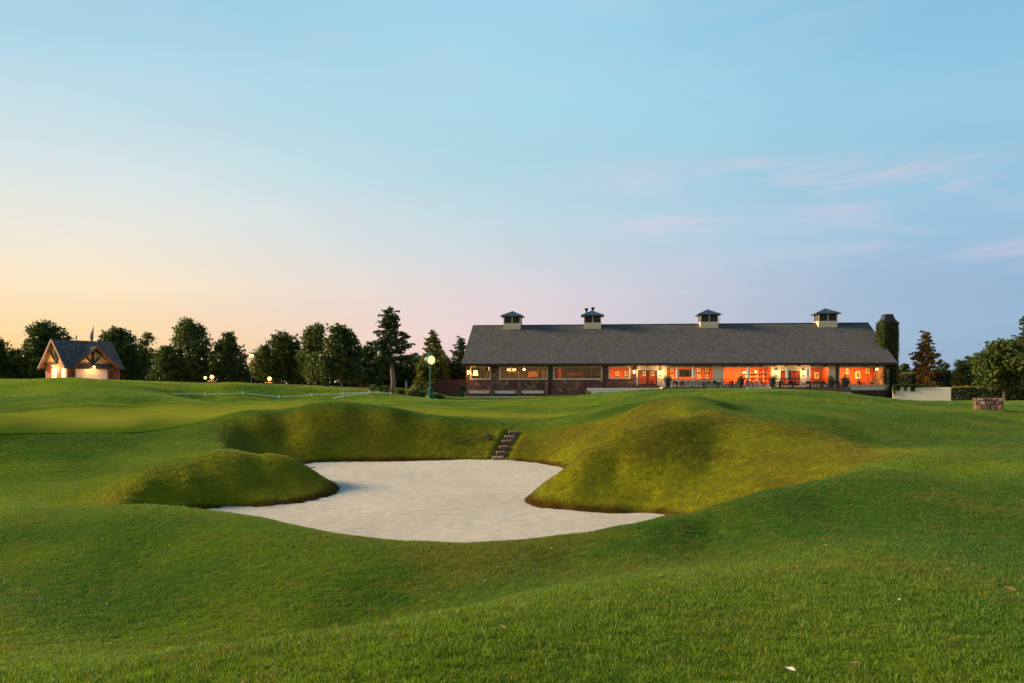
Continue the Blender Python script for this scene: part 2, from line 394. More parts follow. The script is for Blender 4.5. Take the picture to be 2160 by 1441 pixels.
SOL = np.linalg.solve(A, np.concatenate([PTS[:, 2], [0, 0, 0]]))
# the cut for the stone steps
STEPS = [(1082.6,911.5,40.55),(1074.7,921.5,39.95),(1069.6,931,39.35),(1062.5,943.2,38.7),(1056.6,955,38.1),(1050.0,965.5,37.5)]
STP = [P(*s) for s in STEPS]
def T(x, y):
    x = np.atleast_1d(np.asarray(x, float)); y = np.atleast_1d(np.asarray(y, float)); sh = x.shape; x = x.ravel(); y = y.ravel()
    out = np.empty(len(x)); a, b = warp(x, y)
    for i in range(0, len(x), 20000):
        s = slice(i, i+20000)
        r2 = (a[s, None]-wu[None])**2+(b[s, None]-wv[None])**2
        out[s] = kern(r2)@SOL[:n]+SOL[n]+SOL[n+1]*a[s]+SOL[n+2]*b[s]
    # gentle unevenness of mown ground
    amp = np.clip((y-8)/30, .15, 1)*.035
    out += amp*(np.sin(x*.9+1.3*np.sin(y*.37))*np.sin(y*.53+.7)+.6*np.sin(x*.31+y*.27))
    # cut for the steps
    ax, ay = STP[0].x, STP[0].y+.2; bx, by = STP[-1].x, STP[-1].y-.35
    dx, dy = bx-ax, by-ay; L2 = dx*dx+dy*dy
    t = ((x-ax)*dx+(y-ay)*dy)/L2; tt = np.clip(t, 0, 1)
    dd = np.hypot(x-ax-tt*dx, y-ay-tt*dy)
    cut = np.clip((.52-dd)/.16, 0, 1); cut = cut*cut*(3-2*cut)
    out -= .22*cut*((t > -.05) & (t < 1.1))
    return out.reshape(sh)
def T1(x, y): return float(T([x], [y])[0])
def sstep(x, a, b):
    t = np.clip((x-a)/(b-a), 0, 1); return t*t*(3-2*t)
def vnoise(x, y, s, seed=0):
    rs = np.random.RandomState(seed); tab = rs.rand(256, 256)
    X = x/s; Y = y/s; xi = np.floor(X).astype(int); yi = np.floor(Y).astype(int); fx = X-xi; fy = Y-yi
    fx = fx*fx*(3-2*fx); fy = fy*fy*(3-2*fy); g = lambda a, b: tab[a % 256, b % 256]
    return (g(xi, yi)*(1-fx)+g(xi+1, yi)*fx)*(1-fy)+(g(xi, yi+1)*(1-fx)+g(xi+1, yi+1)*fx)*fy
def S(x, y):
    return .035*np.sin(x*.7+.5*np.sin(y*.8))*np.sin(y*.45)+.038*(vnoise(x*.4+.5*np.sin(y*.6), y*2.4+.5*np.sin(x*.5), .5, 77)-.5)+.02*(vnoise(x, y, .25, 78)-.5)
def hit(px, py, d0=3., d1=130.):
    d = np.geomspace(d0, d1, 1500); z = EYE+(HZ-py)/F*d; x = (px-CXP)/F*d
    g = T(x, d); i = np.argmax(g >= z)
    return Vector((x[i], d[i], g[i]))

GREENPX = [(-420,29.0),(-100,30.5),(0,31.5),(150,33.5),(300,36.5),(400,39),(500,41.6),(600,43.2),(720,44),(820,44.8),(930,45.4),(1060,46),(1150,47),(1215,49.5),(1245,53),(1200,57),(1000,61),(800,66),(600,70),(450,66),(300,60),(150,55.5),(0,51),(-100,49),(-420,46)]
GREEN = smooth_poly(densify(np.array([((a-CXP)/F*d, d) for a, d in GREENPX]), 1.0), 6)

def fbm(x, y, s, seed=0):
    return .5*vnoise(x, y, s, seed)+.3*vnoise(x, y, s/2.1, seed+1)+.2*vnoise(x, y, s/4.3, seed+2)

BOWLPX = [(110,21.3),(240,23.4),(330,25.1),(430,26.7),(520,28.3),(500,29.9),(475,32),(452,36.5),(480,39.3),(550,40.6),(720,41.1),(930,41.5),(1100,41.4),(1270,40),(1350,38.5),(1430,37.2),(1475,35.2),(1470,32),(1485,29.9),(1540,29.0),(1600,28.5),(1700,27.1),(1780,26.0),(1860,25.0),(1950,24.2),(2010,22.8),(1940,21),(1800,18.9),(1700,17.3),(1600,16.3),(1500,15.3),(1400,14.9),(1180,14.5),(900,14.7),(650,16.6),(455,19.2),(280,18.9),(160,19.6)]
BOWL = smooth_poly(densify(np.array([((a-CXP)/F*d, d) for a, d in BOWLPX]), 1.0), 2)
def turf_colour(x, y, z):
    """colour of the turf itself: dry golden grass on the bunker faces, cool green rough, brown soil at the cut edge"""
    h = .25
    gx = (T(x+h, y)-T(x-h, y))/(2*h); gy = (T(x, y+h)-T(x, y-h))/(2*h)
    slope = np.hypot(gx, gy)
    near = (y < 48) & (y > 10) & (np.abs(x) < 26)
    ds = np.full(x.shape, 99.0); idx = near
    ds[idx] = polydist(SAND, x[idx], y[idx])
    sd_ = np.full(x.shape, -99.0); sd_[idx] = polydist(BOWL, x[idx], y[idx])*np.where(inside(BOWL, x[idx], y[idx]), 1, -1)
    bank = sstep(sd_+.5*(fbm(x, y, 1.1, 5)-.5), -.45, 1.2)
    n1 = fbm(x, y, 2.6, 3); n2 = fbm(x, y, .7, 9); n3 = fbm(x, y, 7., 21)
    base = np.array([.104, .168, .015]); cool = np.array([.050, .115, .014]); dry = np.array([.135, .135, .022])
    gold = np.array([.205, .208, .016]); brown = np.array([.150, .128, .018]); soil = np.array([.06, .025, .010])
    c = base+(cool-base)*sstep(n3, .35, .65)[..., None]
    k = (sstep(n1, .52, .72)*.55*(.4+.6*(y < 14))+sstep(n2, .6, .8)*.25)[..., None]
    c = c+(dry-c)*k
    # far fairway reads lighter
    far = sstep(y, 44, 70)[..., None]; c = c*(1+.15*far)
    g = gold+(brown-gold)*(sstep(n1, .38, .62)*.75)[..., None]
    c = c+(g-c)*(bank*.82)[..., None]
    e = (1-sstep(ds, .12, .42))*(1-sstep(z, .06, .26))
    c = c+(soil-c)*(e*.9)[..., None]
    return c, bank

def axis(segs):
    out = [segs[0][0]]
    for a, b, s0, s1 in segs:
        p = a
        while p < b-1e-6:
            t = (p-a)/(b-a); p += s0+(s1-s0)*t; out.append(min(p, b))
    return np.array(out)
xs_pos = axis([(0, 14, .15, .16), (14, 32, .17, .5), (32, 90, .5, 2.5), (90, 400, 3, 30), (400, 2600, 40, 300)])
XS = np.concatenate([-xs_pos[:0:-1], xs_pos])
YS = axis([(-60, -4, 8, 2), (-4, 3, .6, .3), (3, 12, .14, .12), (12, 42, .125, .14), (42, 80, .18, .45), (80, 135, .5, 2.0), (135, 500, 3, 30), (500, 3600, 50, 400)])
GX, GY = np.meshgrid(XS, YS); GZ = T(GX, GY)
nx, ny = len(XS), len(YS)
idx = np.arange(nx*ny).reshape(ny, nx)
Q = np.stack([idx[:-1, :-1], idx[:-1, 1:], idx[1:, 1:], idx[1:, :-1]], -1).reshape(-1, 4)

def turf_material(name, blades=True, green=False):
    t = NT(name); v = t.coord((1, 1, 1)); at = t.attr('tint'); vl = t.coord((1, .45, 1))
    n1 = t.noise(v, 38, 3, .7); n2 = t.noise(vl, 7, 4, .65); n3 = t.noise(vl, 1.6, 3)
    c = at.outputs['Color']
    if green:
        c = t.mix(t.rng(n3, .3, .7), (.165, .190, .034), (.140, .170, .030)); c = t.mix(t.rng(n1, .3, .7, 0, .25), c, (.10, .125, .022))
        ed = t.attr('collar'); st_ = t.n('ShaderNodeTexWave', wave_type='BANDS', bands_direction='X'); t.l(t.coord((1,.25,1)), st_.inputs[0]); st_.inputs['Scale'].default_value = .28; st_.inputs['Distortion'].default_value = .3
        c = t.mix(t.rng(st_.outputs[0], .4, .6, 0, .16), c, (.10, .135, .02)); c = t.mix(ed.outputs['Fac'], (.075, .135, .014), c)
        nr = t.bump(n1, .25, .01)
    else:
        c = t.mix(t.rng(n1, .35, .7, 0, .75), c, t.mix(1.0, c, (.38, .42, .40), 'MULTIPLY'))
        c = t.mix(t.rng(n2, .45, .75, 0, .5), c, t.mix(1.0, c, (1.75, 1.5, 1.3), 'MULTIPLY'))
        hh = t.math('ADD', t.math('MULTIPLY', n1, .5), t.noise(v, 9, 3))
        nr = t.bump(hh, .7, .03)
    p = t.pbr(t.mix(1.0, c, (1.25, 1.08, .62), 'MULTIPLY'), .95, nr, .0); p.inputs['Sheen Weight'].default_value = 0.0; p.inputs['Sheen Roughness'].default_value = .5
    p.inputs['Sheen Tint'].default_value = (.75, .95, .35, 1)
    return t.m
MTURF = turf_material('turf'); MGREEN = turf_material('putting_turf', green=True)
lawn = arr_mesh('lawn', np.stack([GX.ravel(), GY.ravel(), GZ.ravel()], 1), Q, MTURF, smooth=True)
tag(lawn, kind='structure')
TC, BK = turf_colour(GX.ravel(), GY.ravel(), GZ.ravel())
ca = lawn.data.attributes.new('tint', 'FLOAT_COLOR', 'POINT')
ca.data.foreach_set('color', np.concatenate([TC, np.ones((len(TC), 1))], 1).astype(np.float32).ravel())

# sand sheet, raked
sx = np.arange(-20, 12, .09); sy = np.arange(14.6, 39, .09)
SXg, SYg = np.meshgrid(sx, sy); ok = T(SXg, SYg) < .25
sz = S(SXg, SYg); si = np.arange(sx.size*sy.size).reshape(sy.size, sx.size)
qs = np.stack([si[:-1, :-1], si[:-1, 1:], si[1:, 1:], si[1:, :-1]], -1).reshape(-1, 4)
okf = ok.ravel(); qs = qs[okf[qs].any(1)]
u, inv = np.unique(qs, return_inverse=True)
VS = np.stack([SXg.ravel(), SYg.ravel(), sz.ravel()], 1)[u]; qs = inv.reshape(-1, 4)
t = NT('sand'); v = t.coord((.55, 2.4, 1)); v2 = t.coord()
nA = t.noise(v, 3.2, 6, .7); nB = t.noise(v2, 60, 3, .7); nC = t.noise(v2, .35, 3)
wv_ = t.n('ShaderNodeTexWave', wave_type='BANDS', bands_direction='Y'); t.l(t.coord((.25, 1, 1)), wv_.inputs[0]); wv_.inputs['Scale'].default_value = 3.2; wv_.inputs['Distortion'].default_value = 5; wv_.inputs['Detail'].default_value = 3; wv_.inputs['Detail Scale'].default_value = 1.2
c = t.mix(t.rng(nA, .3, .7), (.80, .69, .55), (.56, .47, .37)); c = t.mix(t.rng(nB, .52, .72, 0, .7), c, (.30, .24, .18)); nD = t.noise(v2, 9, 2, .5); c = t.mix(t.rng(nD, .72, .76, 0, .8), c, (.16, .11, .07))
c = t.mix(t.rng(nC, .4, .65, 0, .35), c, (.80, .71, .58)); c = t.mix(t.rng(wv_.outputs[0], .3, .9, 0, .28), c, (.50, .42, .33))
h = t.math('ADD', t.math('MULTIPLY', nA, .9), t.math('ADD', t.math('MULTIPLY', nB, .35), t.math('MULTIPLY', wv_.outputs[0], .22)))
t.pbr(c, .95, t.bump(h, 1.0, .12), .1)
sand = arr_mesh('sand', VS, qs, t.m, smooth=True); tag(sand, kind='structure')

# putting green: a sheet just above the turf
rows = np.arange(GREEN[:, 1].min()+.2, GREEN[:, 1].max()-.1, .4); V = []; Qg = []; NC = 90
for r_, yv in enumerate(rows):
    xsx = []
    for i in range(len(GREEN)):
        a = GREEN[i]; b = GREEN[(i+1) % len(GREEN)]
        if (a[1] > yv) != (b[1] > yv): xsx.append(a[0]+(b[0]-a[0])*(yv-a[1])/(b[1]-a[1]))
    lo, hi = min(xsx), max(xsx); xx = np.linspace(lo, hi, NC); V.append(np.stack([xx, np.full(NC, yv)], 1))
V = np.concatenate(V); ii = np.arange(len(rows)*NC).reshape(len(rows), NC)
Qg = np.stack([ii[:-1, :-1], ii[:-1, 1:], ii[1:, 1:], ii[1:, :-1]], -1).reshape(-1, 4)
pg = arr_mesh('putting_green', np.column_stack([V, T(V[:, 0], V[:, 1])+.03]), Qg, MGREEN, smooth=True); tag(pg, kind='structure')
ed_ = polydist(GREEN, V[:, 0], V[:, 1]); ed_ = sstep(ed_+.8*(fbm(V[:, 0], V[:, 1], 1.3, 8)-.5), .1, 2.0)
pg.data.attributes.new('collar', 'FLOAT', 'POINT').data.foreach_set('value', ed_.astype(np.float32))

# ------------------------------------------------------------------ grass blades (instanced tufts; nobody could count them)
def blade_mat():
    t = NT('grass_blade'); a = t.attr('tint', 'INSTANCER'); b = t.attr('shade')
    c = t.mix(1.0, a.outputs['Color'], b.outputs['Color'], 'MULTIPLY')
    p = t.pbr(c, .5, None, .25)
    tr = t.n('ShaderNodeBsdfTranslucent'); t.l(t.mix(1.0, c, (1.5, 1.5, .6), 'MULTIPLY'), tr.inputs[0])
    mx = t.n('ShaderNodeMixShader'); mx.inputs[0].default_value = .35; t.l(p.outputs[0], mx.inputs[1]); t.l(tr.outputs[0], mx.inputs[2]); t.l(mx.outputs[0], t.out.inputs[0]); return t.m
MBLADE = blade_mat()
PGREENFIX = 0
def tuft_coll(name, nb, rad, h0, h1, w, seeds):
    tc_ = bpy.data.collections.new(name)
    for sd_ in seeds:
        rs = np.random.RandomState(sd_); V = []; Fq = []; C = []
        for b in range(nb):
            r = rad*math.sqrt(rs.rand()); th = rs.rand()*6.283; x, y = r*math.cos(th), r*math.sin(th)
            yaw = rs.rand()*3.1416; h = h0+(h1-h0)*rs.rand(); ln = h*rs.uniform(.2, .95); la = rs.rand()*6.283
            cx, sy_ = math.cos(yaw)*w/2, math.sin(yaw)*w/2; lx, ly = math.cos(la)*ln, math.sin(la)*ln; n0 = len(V)
            V += [(x-cx, y-sy_, -.012), (x+cx, y+sy_, -.012), (x+lx*.35-cx*.8, y+ly*.35-sy_*.8, h*.6), (x+lx*.35+cx*.8, y+ly*.35+sy_*.8, h*.6), (x+lx, y+ly, h)]
            Fq += [(n0, n0+1, n0+3, n0+2), (n0+2, n0+3, n0+4)]
            k = rs.rand(); q = (1., 1., 1.) if k < .55 else ((1.35, 1.2, 1.0) if k < .82 else ((2.2, 1.55, 2.2) if k < .90 else (.6, .75, .7)))
            C += [(*q, 1)]*5
        me = bpy.data.meshes.new(name); me.from_pydata(V, [], Fq); me.materials.append(MBLADE)
        me.attributes.new('shade', 'FLOAT_COLOR', 'POINT').data.foreach_set('color', np.array(C, dtype=np.float32).ravel())
        tc_.objects.link(bpy.data.objects.new(name, me))
    return tc_
def scatter(name, label, x, y, z, tint, scl, coll, nvar):
    N = len(x); me = bpy.data.meshes.new(name); me.vertices.add(N)
    me.vertices.foreach_set('co', np.stack([x, y, z], 1).astype(np.float32).ravel())
    rs = np.random.RandomState(5)
    h = .2; nz_ = np.stack([-(T(x+h, y)-T(x-h, y))/(2*h)+rs.normal(size=N)*.08, -(T(x, y+h)-T(x, y-h))/(2*h)+rs.normal(size=N)*.08, np.ones(N)], 1)
    nz_ /= np.linalg.norm(nz_, axis=1)[:, None]; th_ = rs.uniform(0, 6.28, N); a_ = np.stack([np.cos(th_), np.sin(th_), np.zeros(N)], 1)
    a_ -= nz_*(a_*nz_).sum(1)[:, None]; a_ /= np.linalg.norm(a_, axis=1)[:, None]; b_ = np.cross(nz_, a_)
    rot = np.stack([np.arctan2(b_[:, 2], nz_[:, 2]), -np.arcsin(np.clip(a_[:, 2], -1, 1)), np.arctan2(a_[:, 1], a_[:, 0])], 1).astype(np.float32)
    me.attributes.new('rot', 'FLOAT_VECTOR', 'POINT').data.foreach_set('vector', rot.ravel())
    me.attributes.new('scl', 'FLOAT', 'POINT').data.foreach_set('value', scl.astype(np.float32))
    me.attributes.new('pick', 'INT', 'POINT').data.foreach_set('value', rs.randint(0, nvar, N).astype(np.int32))
    me.attributes.new('tint', 'FLOAT_COLOR', 'POINT').data.foreach_set('color', np.concatenate([tint, np.ones((N, 1))], 1).astype(np.float32).ravel())
    o = bpy.data.objects.new(name, me); COL.objects.link(o); tag(o, label, 'grass', kind='stuff')
    ng = bpy.data.node_groups.new(name, 'GeometryNodeTree')
    ng.interface.new_socket('Geometry', in_out='INPUT', socket_type='NodeSocketGeometry'); ng.interface.new_socket('Geometry', in_out='OUTPUT', socket_type='NodeSocketGeometry')
    gi = ng.nodes.new('NodeGroupInput'); go = ng.nodes.new('NodeGroupOutput'); ip = ng.nodes.new('GeometryNodeInstanceOnPoints')
    ci = ng.nodes.new('GeometryNodeCollectionInfo'); ci.inputs[0].default_value = coll; ci.inputs[1].default_value = True; ci.inputs[2].default_value = True
    def na(nm, dt):
        q = ng.nodes.new('GeometryNodeInputNamedAttribute'); q.data_type = dt; q.inputs[0].default_value = nm; return q.outputs[0]
    ng.links.new(gi.outputs[0], ip.inputs['Points']); ng.links.new(ci.outputs[0], ip.inputs['Instance']); ip.inputs['Pick Instance'].default_value = True
    ng.links.new(na('pick', 'INT'), ip.inputs['Instance Index']); ng.links.new(na('rot', 'FLOAT_VECTOR'), ip.inputs['Rotation']); ng.links.new(na('scl', 'FLOAT'), ip.inputs['Scale'])
    ng.links.new(ip.outputs[0], go.inputs[0])
    o.modifiers.new('tufts', 'NODES').node_group = ng
    return o
GRASS_ON = True
if GRASS_ON:
    TN = tuft_coll('grass_tuft', 60, .10, .018, .040, .0048, range(6))
    TF = tuft_coll('grass_tuft_fine', 90, .17, .016, .036, .0075, range(20, 25))
    TM = tuft_coll('grass_tuft_middle', 110, .36, .02, .05, .015, range(30, 34))
    TW = tuft_coll('grass_tuft_wide', 110, .62, .02, .06, .026, range(40, 44))
    def pts_in(y0, y1, sp, seed):
        rs = np.random.RandomState(seed); yy = np.arange(y0, y1, sp); X = []; Y = []
        for yv in yy:
            w = .70*yv+2.5; xx = np.arange(-w, w, sp); X.append(xx+rs.uniform(-.6, .6, len(xx))*sp); Y.append(yv+rs.uniform(-.6, .6, len(xx))*sp)
        return np.concatenate(X), np.concatenate(Y)
    for nm, lb, y0, y1, sp, coll, nv in (('grass', 'short mown green grass of the near slope in front of the bunker', 2.6, 17.0, .088, TN, 6), ('grass', 'mown grass on the banks and mounds around and beyond the sand', 17.0, 44.5, .15, TF, 5),
        ('grass', 'mown fairway grass around the far side of the putting green', 44.5, 74., .33, TM, 4), ('grass', 'mown fairway grass on the hills up to the buildings', 74., 113., .56, TW, 4)):
        x, y = pts_in(y0, y1, sp, int(y0))
        z = T(x, y); keep = (z > S(x, y)+.012) | ((y > 41) & (z > -.5)) | (y < 15)
        keep &= ~inside(GREEN, x, y)
        if y0 > 70: keep &= ~((y > 105.5-.096*(x-11)) & (x > 10) & (x < 50))
        keep &= ~((z < .3) & inside(SAND, x, y) & (z < S(x, y)+.01))
        sx0, sy0, sx1, sy1 = STP[0].x, STP[0].y+.15, STP[-1].x, STP[-1].y-.2
        tt = np.clip(((x-sx0)*(sx1-sx0)+(y-sy0)*(sy1-sy0))/((sx1-sx0)**2+(sy1-sy0)**2), 0, 1)
        keep &= np.hypot(x-sx0-tt*(sx1-sx0), y-sy0-tt*(sy1-sy0)) > .40
        x, y, z = x[keep], y[keep], z[keep]
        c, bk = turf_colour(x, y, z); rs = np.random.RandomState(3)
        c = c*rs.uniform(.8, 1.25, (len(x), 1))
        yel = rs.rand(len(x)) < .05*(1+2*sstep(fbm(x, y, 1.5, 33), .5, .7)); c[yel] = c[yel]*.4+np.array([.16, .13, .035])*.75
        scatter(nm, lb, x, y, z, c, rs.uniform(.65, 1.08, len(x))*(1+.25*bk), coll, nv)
        print('tufts', len(x))
# ------------------------------------------------------------------ materials of the buildings
MSHINGLE = None
t = NT('shingles'); v = t.coord((1, 1.0, 1)); br = t.n('ShaderNodeTexBrick'); 
mpv = t.n('ShaderNodeTexCoord'); mm = t.n('ShaderNodeMapping'); t.l(mpv.outputs['Object'], mm.inputs[0]); mm.inputs['Rotation'].default_value = (R(-31), 0, 0); t.l(mm.outputs[0], br.inputs[0])
br.inputs['Scale'].default_value = 1.0; br.inputs['Brick Width'].default_value = .32; br.inputs['Row Height'].default_value = .16; br.inputs['Mortar Size'].default_value = .012; br.inputs['Bias'].default_value = 0
br.inputs['Color1'].default_value = (.050, .045, .042, 1); br.inputs['Color2'].default_value = (.185, .168, .148, 1); br.inputs['Mortar'].default_value = (.03, .026, .022, 1)
n1 = t.noise(v, 7, 3, .8); n2 = t.noise(v, .5, 3); wnz = t.n('ShaderNodeTexWhiteNoise'); 
c = t.mix(t.rng(n1, .35, .68, 0, .85), br.outputs[0], (.05, .045, .042)); c = t.mix(t.rng(n2, .35, .7, 0, .3), c, (.12, .10, .09))
t.pbr(c, .9, t.bump(t.math('ADD', br.outputs[0], n1), .5, .04), .2); MSHINGLE = t.m
MSTONE = stone_mat('fieldstone', 1.5, [(.22,.07,.04), (.34,.13,.075), (.13,.05,.035), (.46,.24,.14), (.24,.10,.08), (.28,.16,.12)], (.10,.06,.045))
MSTONE2 = stone_mat('dark_fieldstone', 2.2, [(.09,.035,.025), (.13,.06,.045), (.07,.04,.035), (.17,.10,.08)], (.05,.035,.03))
MCREAM = M('cream_paint', (.80,.64,.45), (.74,.58,.40), 3, .6, .05)
MTRIM = M('cream_trim', (.66,.56,.38), (.60,.50,.34), 4, .5)
MDARKTRIM = M('dark_brown_trim', (.05,.028,.020), (.035,.02,.015), 5, .6)
MBLACK = M('black_metal', (.012,.012,.014), (.02,.02,.022), 9, .45)
MDOORF = M('dark_door_frame', (.05,.018,.012), (.03,.012,.01), 6, .4)
MBRONZE = M('dark_bronze_roof', (.035,.03,.03), (.07,.045,.035), 2, .35, metal=.6)
MMETROOF = M('blue_grey_metal_roof', (.085,.12,.15), (.06,.085,.11), 3, .35, metal=.5)
MLOUVRE = M('black_louvre', (.010,.013,.018), (.015,.018,.022), 8, .4)
MCONC = M('pale_concrete', (.60,.50,.39), (.50,.41,.32), 4, .85, .15)
MBRICK = M('brown_brick', (.22,.10,.065), (.15,.07,.05), 8, .85, .3, stretch=(1,1,3))
MREDBR = M('red_brick', (.17,.06,.045), (.10,.04,.03), 9, .85, .3)
MGLASS = glass_mat('window_glass')
MORANGE = M('orange_wood_interior', (.66,.11,.012), (.54,.075,.009), 2.2, .6, stretch=(3,3,.3))
MREDW = M('red_wood_interior', (.42,.05,.018), (.30,.035,.012), 2.2, .6, stretch=(3,3,.3))
MTAUPE = M('taupe_interior', (.11,.075,.08), (.085,.055,.06), 1.2, .8)
MCEIL = M('interior_ceiling', (.45,.28,.14), (.40,.25,.12), 2, .8)
MFLOORI = M('interior_floor', (.16,.07,.03), (.12,.05,.02), 2, .6)
MPICF = M('black_picture_frame', (.012,.01,.008), (.02,.015,.01), 6, .4)
MPICM = M('cream_picture_mat', (.85,.66,.30), (.80,.60,.26), 3, .7)
MPIC = M('picture_print', (.10,.05,.025), (.55,.33,.12), 9, .6, det=3)
MLAMP = emit_mat('lamp_glow', (1.0, .55, .16), 7)
MLAMPS = emit_mat('lamp_glow_soft', (1.0, .55, .18), 4)
MSHADE = emit_mat('lamp_shade_glow', (1.0, .50, .14), 2.6)
MTVS = M('television_screen', (.006,.006,.008), (.008,.008,.01), 3, .8, spec=0.)

# ------------------------------------------------------------------ clubhouse frame: u along the facade, v back, z up
TH = R(5.5); CT, ST = math.cos(TH), math.sin(TH)
BX, BY = (983-CXP)/F*120.0, 120.0
FLZ = 3.12
def U(px, v=0.0):
    k = (px-CXP)/F
    return (k*(BY+v*CT)-BX-v*ST)/(CT+k*ST)
def YU(u, v=0.0): return BY-u*ST+v*CT
def W(u, v, z): return Vector((BX+u*CT+v*ST, BY-u*ST+v*CT, z))
def ZU(py, px, v=0.0): return EYE+(HZ-py)/F*YU(U(px, v), v)
club = empty('clubhouse', (BX, BY, 0), -TH, 'long single-storey clubhouse with grey shingle roof, stone and cream walls and glowing windows', 'clubhouse')
UL, UR = U(983), U(1876)
EZ = 6.62          # wall top
DEP = 21.6
RZ_ = ZU(687, 1000, 10.8)+.0
print('club', UL, UR, RZ_)
# openings: px0, px1, py0, py1
OPN = {'w1': (992,1035,773,800.5), 'w2': (1053,1155,773,800.5), 'w3': (1167,1270,773,800.5), 'w4': (1284,1329,773,799.5),
       'd1': (1346,1386,781,813.5), 'w5': (1405,1505,774,803), 'w6': (1525,1627,774,812), 'd2': (1647,1687,782,813.5), 'w7': (1708,1749,774,811), 'w8': (1770,1872,774,813)}
OP = {}
for k_, (a, b, c_, d_) in OPN.items():
    OP[k_] = (U(a), U(b), max(ZU(d_, (a+b)/2), FLZ+.02 if k_[0] == 'd' else FLZ+.1), ZU(c_, (a+b)/2))
def wall_strip(name, mat, u0, u1, z0, z1, keys, v0=0.0, v1=.35, parent=club):
    mb = MB(); cur = u0
    for k_ in keys:
        a, b, zl, zh = OP[k_]
        mb.box(cur, a, v0, v1, z0, z1)
        if zl > z0+.01: mb.box(a, b, v0, v1, z0, zl)
        if zh < z1-.01: mb.box(a, b, v0, v1, zh, z1)
        cur = b
    mb.box(cur, u1, v0, v1, z0, z1)
    return mb.build(name, mat, parent)
uS = U(1344.5)
wall_strip('wall', MSTONE, UL, uS, .6, EZ, ['w1', 'w2', 'w3', 'w4'])
wc = wall_strip('wall', MCREAM, uS, UR, FLZ-.4, EZ, ['d1', 'w5', 'w6', 'd2', 'w7', 'w8'], .03, .38)
tag(wc, 'cream boarded wall')
# battens on the boarding
mb = MB(); uu = uS+.2
while uu < UR-.3:
    ins = [OP[k_] for k_ in ('d1','w5','w6','d2','w7','w8') if OP[k_][0]-.1 < uu < OP[k_][1]+.1]
    if ins: mb.box(uu-.03, uu+.03, -.01, .03, ins[0][3]+.12, EZ)
    else: mb.box(uu-.03, uu+.03, -.01, .03, FLZ-.3, EZ)
    uu += .62
tag(mb.build('batten_strips', MCREAM, club), kind='stuff')
MB().box(U(1345), UR+.1, -.02, .40, .6, FLZ-.42).build('wall', MSTONE2, club)
MB().box(UL, UL+.35, .35, DEP, .6, EZ).build('wall', MSTONE, club)
MB().box(UR-.35, UR, .38, DEP, .6, EZ).build('wall', MSTONE, club)
MB().box(UL+.35, UR-.35, DEP-.3, DEP, .6, EZ).build('wall', MSTONE, club)
# gable ends
for uu in (UL, UR-.35):
    m_ = MB(); e = 10.8; zz = EZ; rz = RZ_-.45
    m_.add([(uu, 0, zz+.002), (uu, DEP, zz+.002), (uu, e, rz), (uu+.35, 0, zz+.002), (uu+.35, DEP, zz+.002), (uu+.35, e, rz)], [(0,2,1), (3,4,5), (0,1,4,3), (1,2,5,4), (2,0,3,5)])
    m_.build('gable', MCREAM, club)
# roof: two slabs
OV = 1.1; ul, ur = UL-.55, U(1893, -1.0)
ez0 = EZ+.02; sl = (RZ_-ez0)/(10.8+OV)
def slab(a, b, v0, z0, v1, z1, th):
    return [(a,v0,z0),(b,v0,z0),(b,v1,z1),(a,v1,z1),(a,v0,z0-th),(b,v0,z0-th),(b,v1,z1-th),(a,v1,z1-th)], [(0,1,2,3),(7,6,5,4),(0,4,5,1),(1,5,6,2),(3,2,6,7),(0,3,7,4)]
m_ = MB(); m_.add(*slab(ul, ur, -OV, ez0, 10.8, RZ_, .22)); m_.add(*slab(ul, ur, DEP+OV, ez0, 10.8, RZ_, .22))
roof = m_.build('roof', MSHINGLE, club)
MB().box(ul-.02, ur+.02, -OV-.10, -OV-.01, ez0-.30, ez0-.03).build('fascia', MDARKTRIM, club)
mb = MB(); mb.box(ul+.05, ur-.05, -OV+.02, .0, ez0-.34, ez0-.24); mb.build('soffit', MDARKTRIM, club)
MB().box(ul, ur, 10.68, 10.92, RZ_-.02, RZ_+.07).build('ridge_cap', MDARKTRIM, club)
mb = MB(); uu = ul+.6
while uu < ur: mb.box(uu-.07, uu+.07, -OV+.05, -.002, ez0-.50, ez0-.345); uu += 1.8
tag(mb.build('rafter_tails', MDARKTRIM, club), kind='stuff')
# floor and ceiling inside
MB().box(UL+.36, UR-.36, .39, 7.5, FLZ-.15, FLZ).build('floor', MFLOORI, club)
MB().box(UL+.36, UR-.36, .39, 7.5, 6.42, 6.5).build('ceiling', MCEIL, club)

def window(key, mull, mat=MTRIM, fw=.17, transom=None, midrail=None, dark=False):
    a, b, z0, z1 = OP[key]; fm = MB(); e = .06
    fm.box(a-.02, b+.02, -e, .12, z1-fw*.8, z1+.04); fm.box(a-.02, b+.02, -e-.04, .12, z0-.06, z0+fw*.9)
    fm.box(a-.02, a+fw, -e, .12, z0+fw*.9, z1-fw*.8); fm.box(b-fw, b+.02, -e, .12, z0+fw*.9, z1-fw*.8)
    fr = fm.build('window', mat, club)
    ia, ib, iz0, iz1 = a+fw, b-fw, z0+fw*.9, z1-fw*.8; w = (ib-ia)/mull
    for k in range(mull):
        x0 = ia+k*w+.03; x1 = ia+(k+1)*w-.03
        MB().box(x0, x1, .05, .065, iz0, iz1).build('pane', MGLASS, fr)
        if k: MB().box(ia+k*w-.03, ia+k*w+.03, .01, .11, iz0, iz1).build('mullion', MDARKTRIM if dark else MTVMULL, fr)
    if midrail:
        MB().box(ia, ib, -.01, .009, midrail-.045, midrail+.045).build('rail', MTVMULL, fr)
    return fr
MTVMULL = M('grey_mullion', (.34,.29,.25), (.28,.24,.21), 5, .5)
window('w1', 2); window('w2', 5); window('w3', 5); window('w4', 2, fw=.15)
